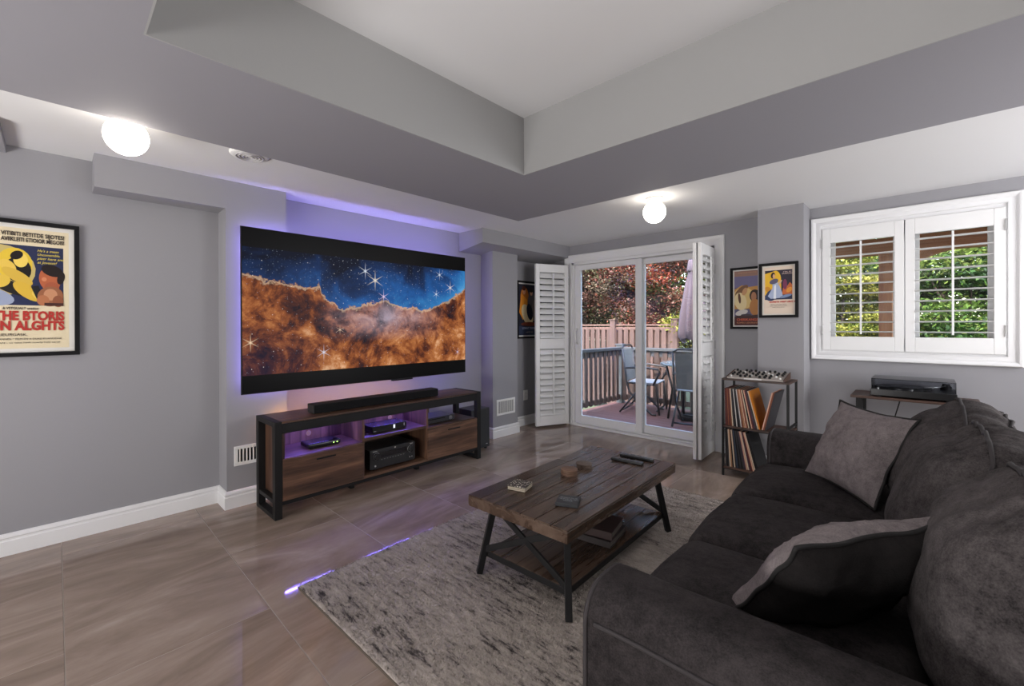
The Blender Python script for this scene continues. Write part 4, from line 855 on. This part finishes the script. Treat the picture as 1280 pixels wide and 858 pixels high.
for i, (r_, z, amp) in enumerate(((.012, 2.20, 0), (.06, 2.10, .1), (.075, 1.98, .15), (.06, 1.95, .1), (.085, 1.80, .22), (.11, 1.60, .28), (.135, 1.40, .3), (.15, 1.25, .32), (.145, 1.17, .34), (.125, 1.13, .3))):
    for k in range(n):
        a = 2*PI*k/n; rr = r_*(1+amp*math.cos(8*a+i*.12)); vs.append((rr*math.cos(a), rr*math.sin(a), z+(.10*math.sin(a*1+.8)+.05*math.cos(3*a))*(i >= 7)))
for i in range(9):
    for k in range(n): fs.append((i*n+k, i*n+(k+1) % n, (i+1)*n+(k+1) % n, (i+1)*n+k))
MB().add(vs, fs).build('canopy', P('canopy_mauve', (.065, .05, .068), .85), um, smooth=True)
MB().tube([(.07*math.cos(a*PI/8), .07*math.sin(a*PI/8), 1.965) for a in range(16)], .006, 6, closed=True).build('strap', BLK, um)
# pergola outside the window
pg = thing('pergola', 'cedar wood porch frame with post, beam and curved brace outside the window', 'pergola', (0, 6.25, -.6))
MB().box(-.355, -.245, -.06, .06, 0, 2.56).build('post', CEDARZ, pg, bevel=.004); MB().box(2.3, 2.42, -.06, .06, 0, 2.56).build('post', CEDARZ, pg)
MB().box(-.95, 2.6, -.05, .05, 2.545, 2.72).build('beam', CEDAR, pg, bevel=.004)
arc = [(-.245, 2.12+0), (-.245, 2.34)]
pts = [(-.245+.50*math.sin(a)*1.0, 2.545-.50*(1-0)*math.cos(a)*.86) for a in [k*PI/2/10 for k in range(11)]]
outer = [(-.245, 2.05)]+[(-.245+.52*(1-math.cos(a)), 2.05+.497*math.sin(a)) for a in [k*PI/2/10 for k in range(11)]]
MB().prism(outer+[(-.05, 2.546), (-.245, 2.36)], -.04, .04, 'y').build('brace', CEDAR, pg)
for k in range(9): MB().box(-.95+k*.42, -.87+k*.42, -1.6, .25, 2.72, 2.84).build('rafter', CEDAR, pg)
for k in range(13): MB().box(-1.0, 2.7, -1.62+k*.145, -1.62+k*.145+.135, 2.84, 2.865).build('roof_board', CEDAR, pg)

# trees: trunk + branches + leaf mass
def foliage(n, ctr, rad, clumps, spread, size, pal, flat=.5):
    d = RNG.normal(size=(clumps, 3)); d /= np.linalg.norm(d, axis=1, keepdims=True); rr = RNG.uniform(.35, 1, (clumps, 1))**.6
    cc = np.array(ctr)+d*rr*np.array(rad); k = RNG.integers(0, clumps, n)
    off = RNG.normal(size=(n, 3))*np.array([spread, spread, spread*flat]); p = cc[k]+off
    nr = RNG.normal(size=(n, 3)); nr[:, 2] = np.abs(nr[:, 2])+.5; nr /= np.linalg.norm(nr, axis=1, keepdims=True)
    t1 = np.cross(nr, RNG.normal(size=(n, 3))); t1 /= np.linalg.norm(t1, axis=1, keepdims=True); t2 = np.cross(nr, t1)
    s_ = RNG.uniform(.6, 1.3, (n, 1))*size
    q = np.stack([p-t1*s_, p-t2*s_*.5, p+t1*s_, p+t2*s_*.5], 1).reshape(-1, 3)
    pal = np.array([srgb(*c) for c in pal]); ck = RNG.integers(0, len(pal), clumps); mixr = RNG.random(n) < .35; ci = np.where(mixr, RNG.integers(0, len(pal), n), ck[k])
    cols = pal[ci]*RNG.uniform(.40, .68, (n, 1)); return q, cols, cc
def tree(name, label, x, y, z0, ctr_z, rad, n, size, pal, clumps=60, spread=.25, flat=.5, cat='tree', group=None, trunk=.1):
    r = thing(name, label, cat, (x, y, z0), 0, group)
    q, cols, cc = foliage(n, (0, 0, ctr_z-z0), rad, clumps, spread, size, pal, flat)
    m = MB(); base = Vector((0, 0, 0)); fork = Vector((.1, 0, (ctr_z-z0)*.55))
    m.tube([base, (0.03, 0, fork.z*.5), fork], [trunk, trunk*.8, trunk*.65], 8)
    for k in range(0, min(clumps, 26)): c = Vector(cc[k]); m.tube([fork, fork.lerp(c, .5)+Vector((0, 0, .12)), c], [trunk*.35, trunk*.2, trunk*.06], 5)
    m.build('trunk', P('bark_'+name, (.07, .05, .04), .9), r, smooth=True)
    link('foliage', np_mesh('foliage', q, np.arange(len(q)).reshape(-1, 4), cols), LEAF, r, kind='stuff')
RED = [(96, 48, 43), (120, 67, 57), (76, 52, 46), (134, 88, 73), (83, 73, 52), (102, 89, 64), (68, 48, 44), (134, 118, 100), (112, 112, 84), (128, 92, 84)]
GRN = [(56, 83, 32), (76, 105, 41), (96, 120, 49), (43, 67, 28)]
YEL = [(152, 152, 56), (171, 166, 73), (120, 131, 46), (134, 140, 52), (96, 112, 40)]
MAP = [(72, 108, 35), (52, 89, 32), (96, 128, 48), (128, 148, 67), (38, 70, 27), (67, 102, 40)]
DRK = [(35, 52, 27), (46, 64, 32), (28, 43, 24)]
tree('maple_tree', 'dark red leaved maple behind the garden fence, seen through the left door pane', -6.6, 10.1, -.6, 2.7, (1.6, 1.2, 1.7), 80000, .034, RED, 90, .24)
tree('maple_tree', 'dark red leaved maple behind the garden fence, seen through the right door pane', -4.4, 9.6, -.6, 2.9, (1.3, 1.1, 1.9), 80000, .032, RED+[(150, 72, 48), (96, 96, 60)], 90, .22)
tree('green_tree', 'green tree at the far left behind the fence, beside the dark red maple', -8.6, 9.6, -.6, 2.6, (1.1, 1.0, 1.9), 45000, .04, GRN, 60, .26)
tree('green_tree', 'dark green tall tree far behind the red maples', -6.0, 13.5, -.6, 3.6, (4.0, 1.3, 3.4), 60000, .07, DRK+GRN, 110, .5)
tree('shrub', 'bright yellow green shrub at the end of the garden fence', -3.25, 8.9, -.6, .85, (.55, .5, .6), 9000, .04, YEL, 30, .14, cat='shrub', trunk=.03)
tree('conifer_tree', 'yellow green layered tree outside the left window shutter', -1.05, 8.6, -.6, 1.3, (.62, .6, 1.35), 60000, .026, YEL, 80, .15, .25)
tree('green_tree', 'fresh green maple outside the right window shutter', .35, 9.2, -.6, 1.5, (1.25, .9, 1.5), 80000, .032, MAP, 90, .22, .45)
tree('green_tree', 'dark green tree behind the window maple', -.4, 12.5, -.6, 2.4, (4.2, 1.2, 2.9), 60000, .07, DRK+MAP, 110, .45)
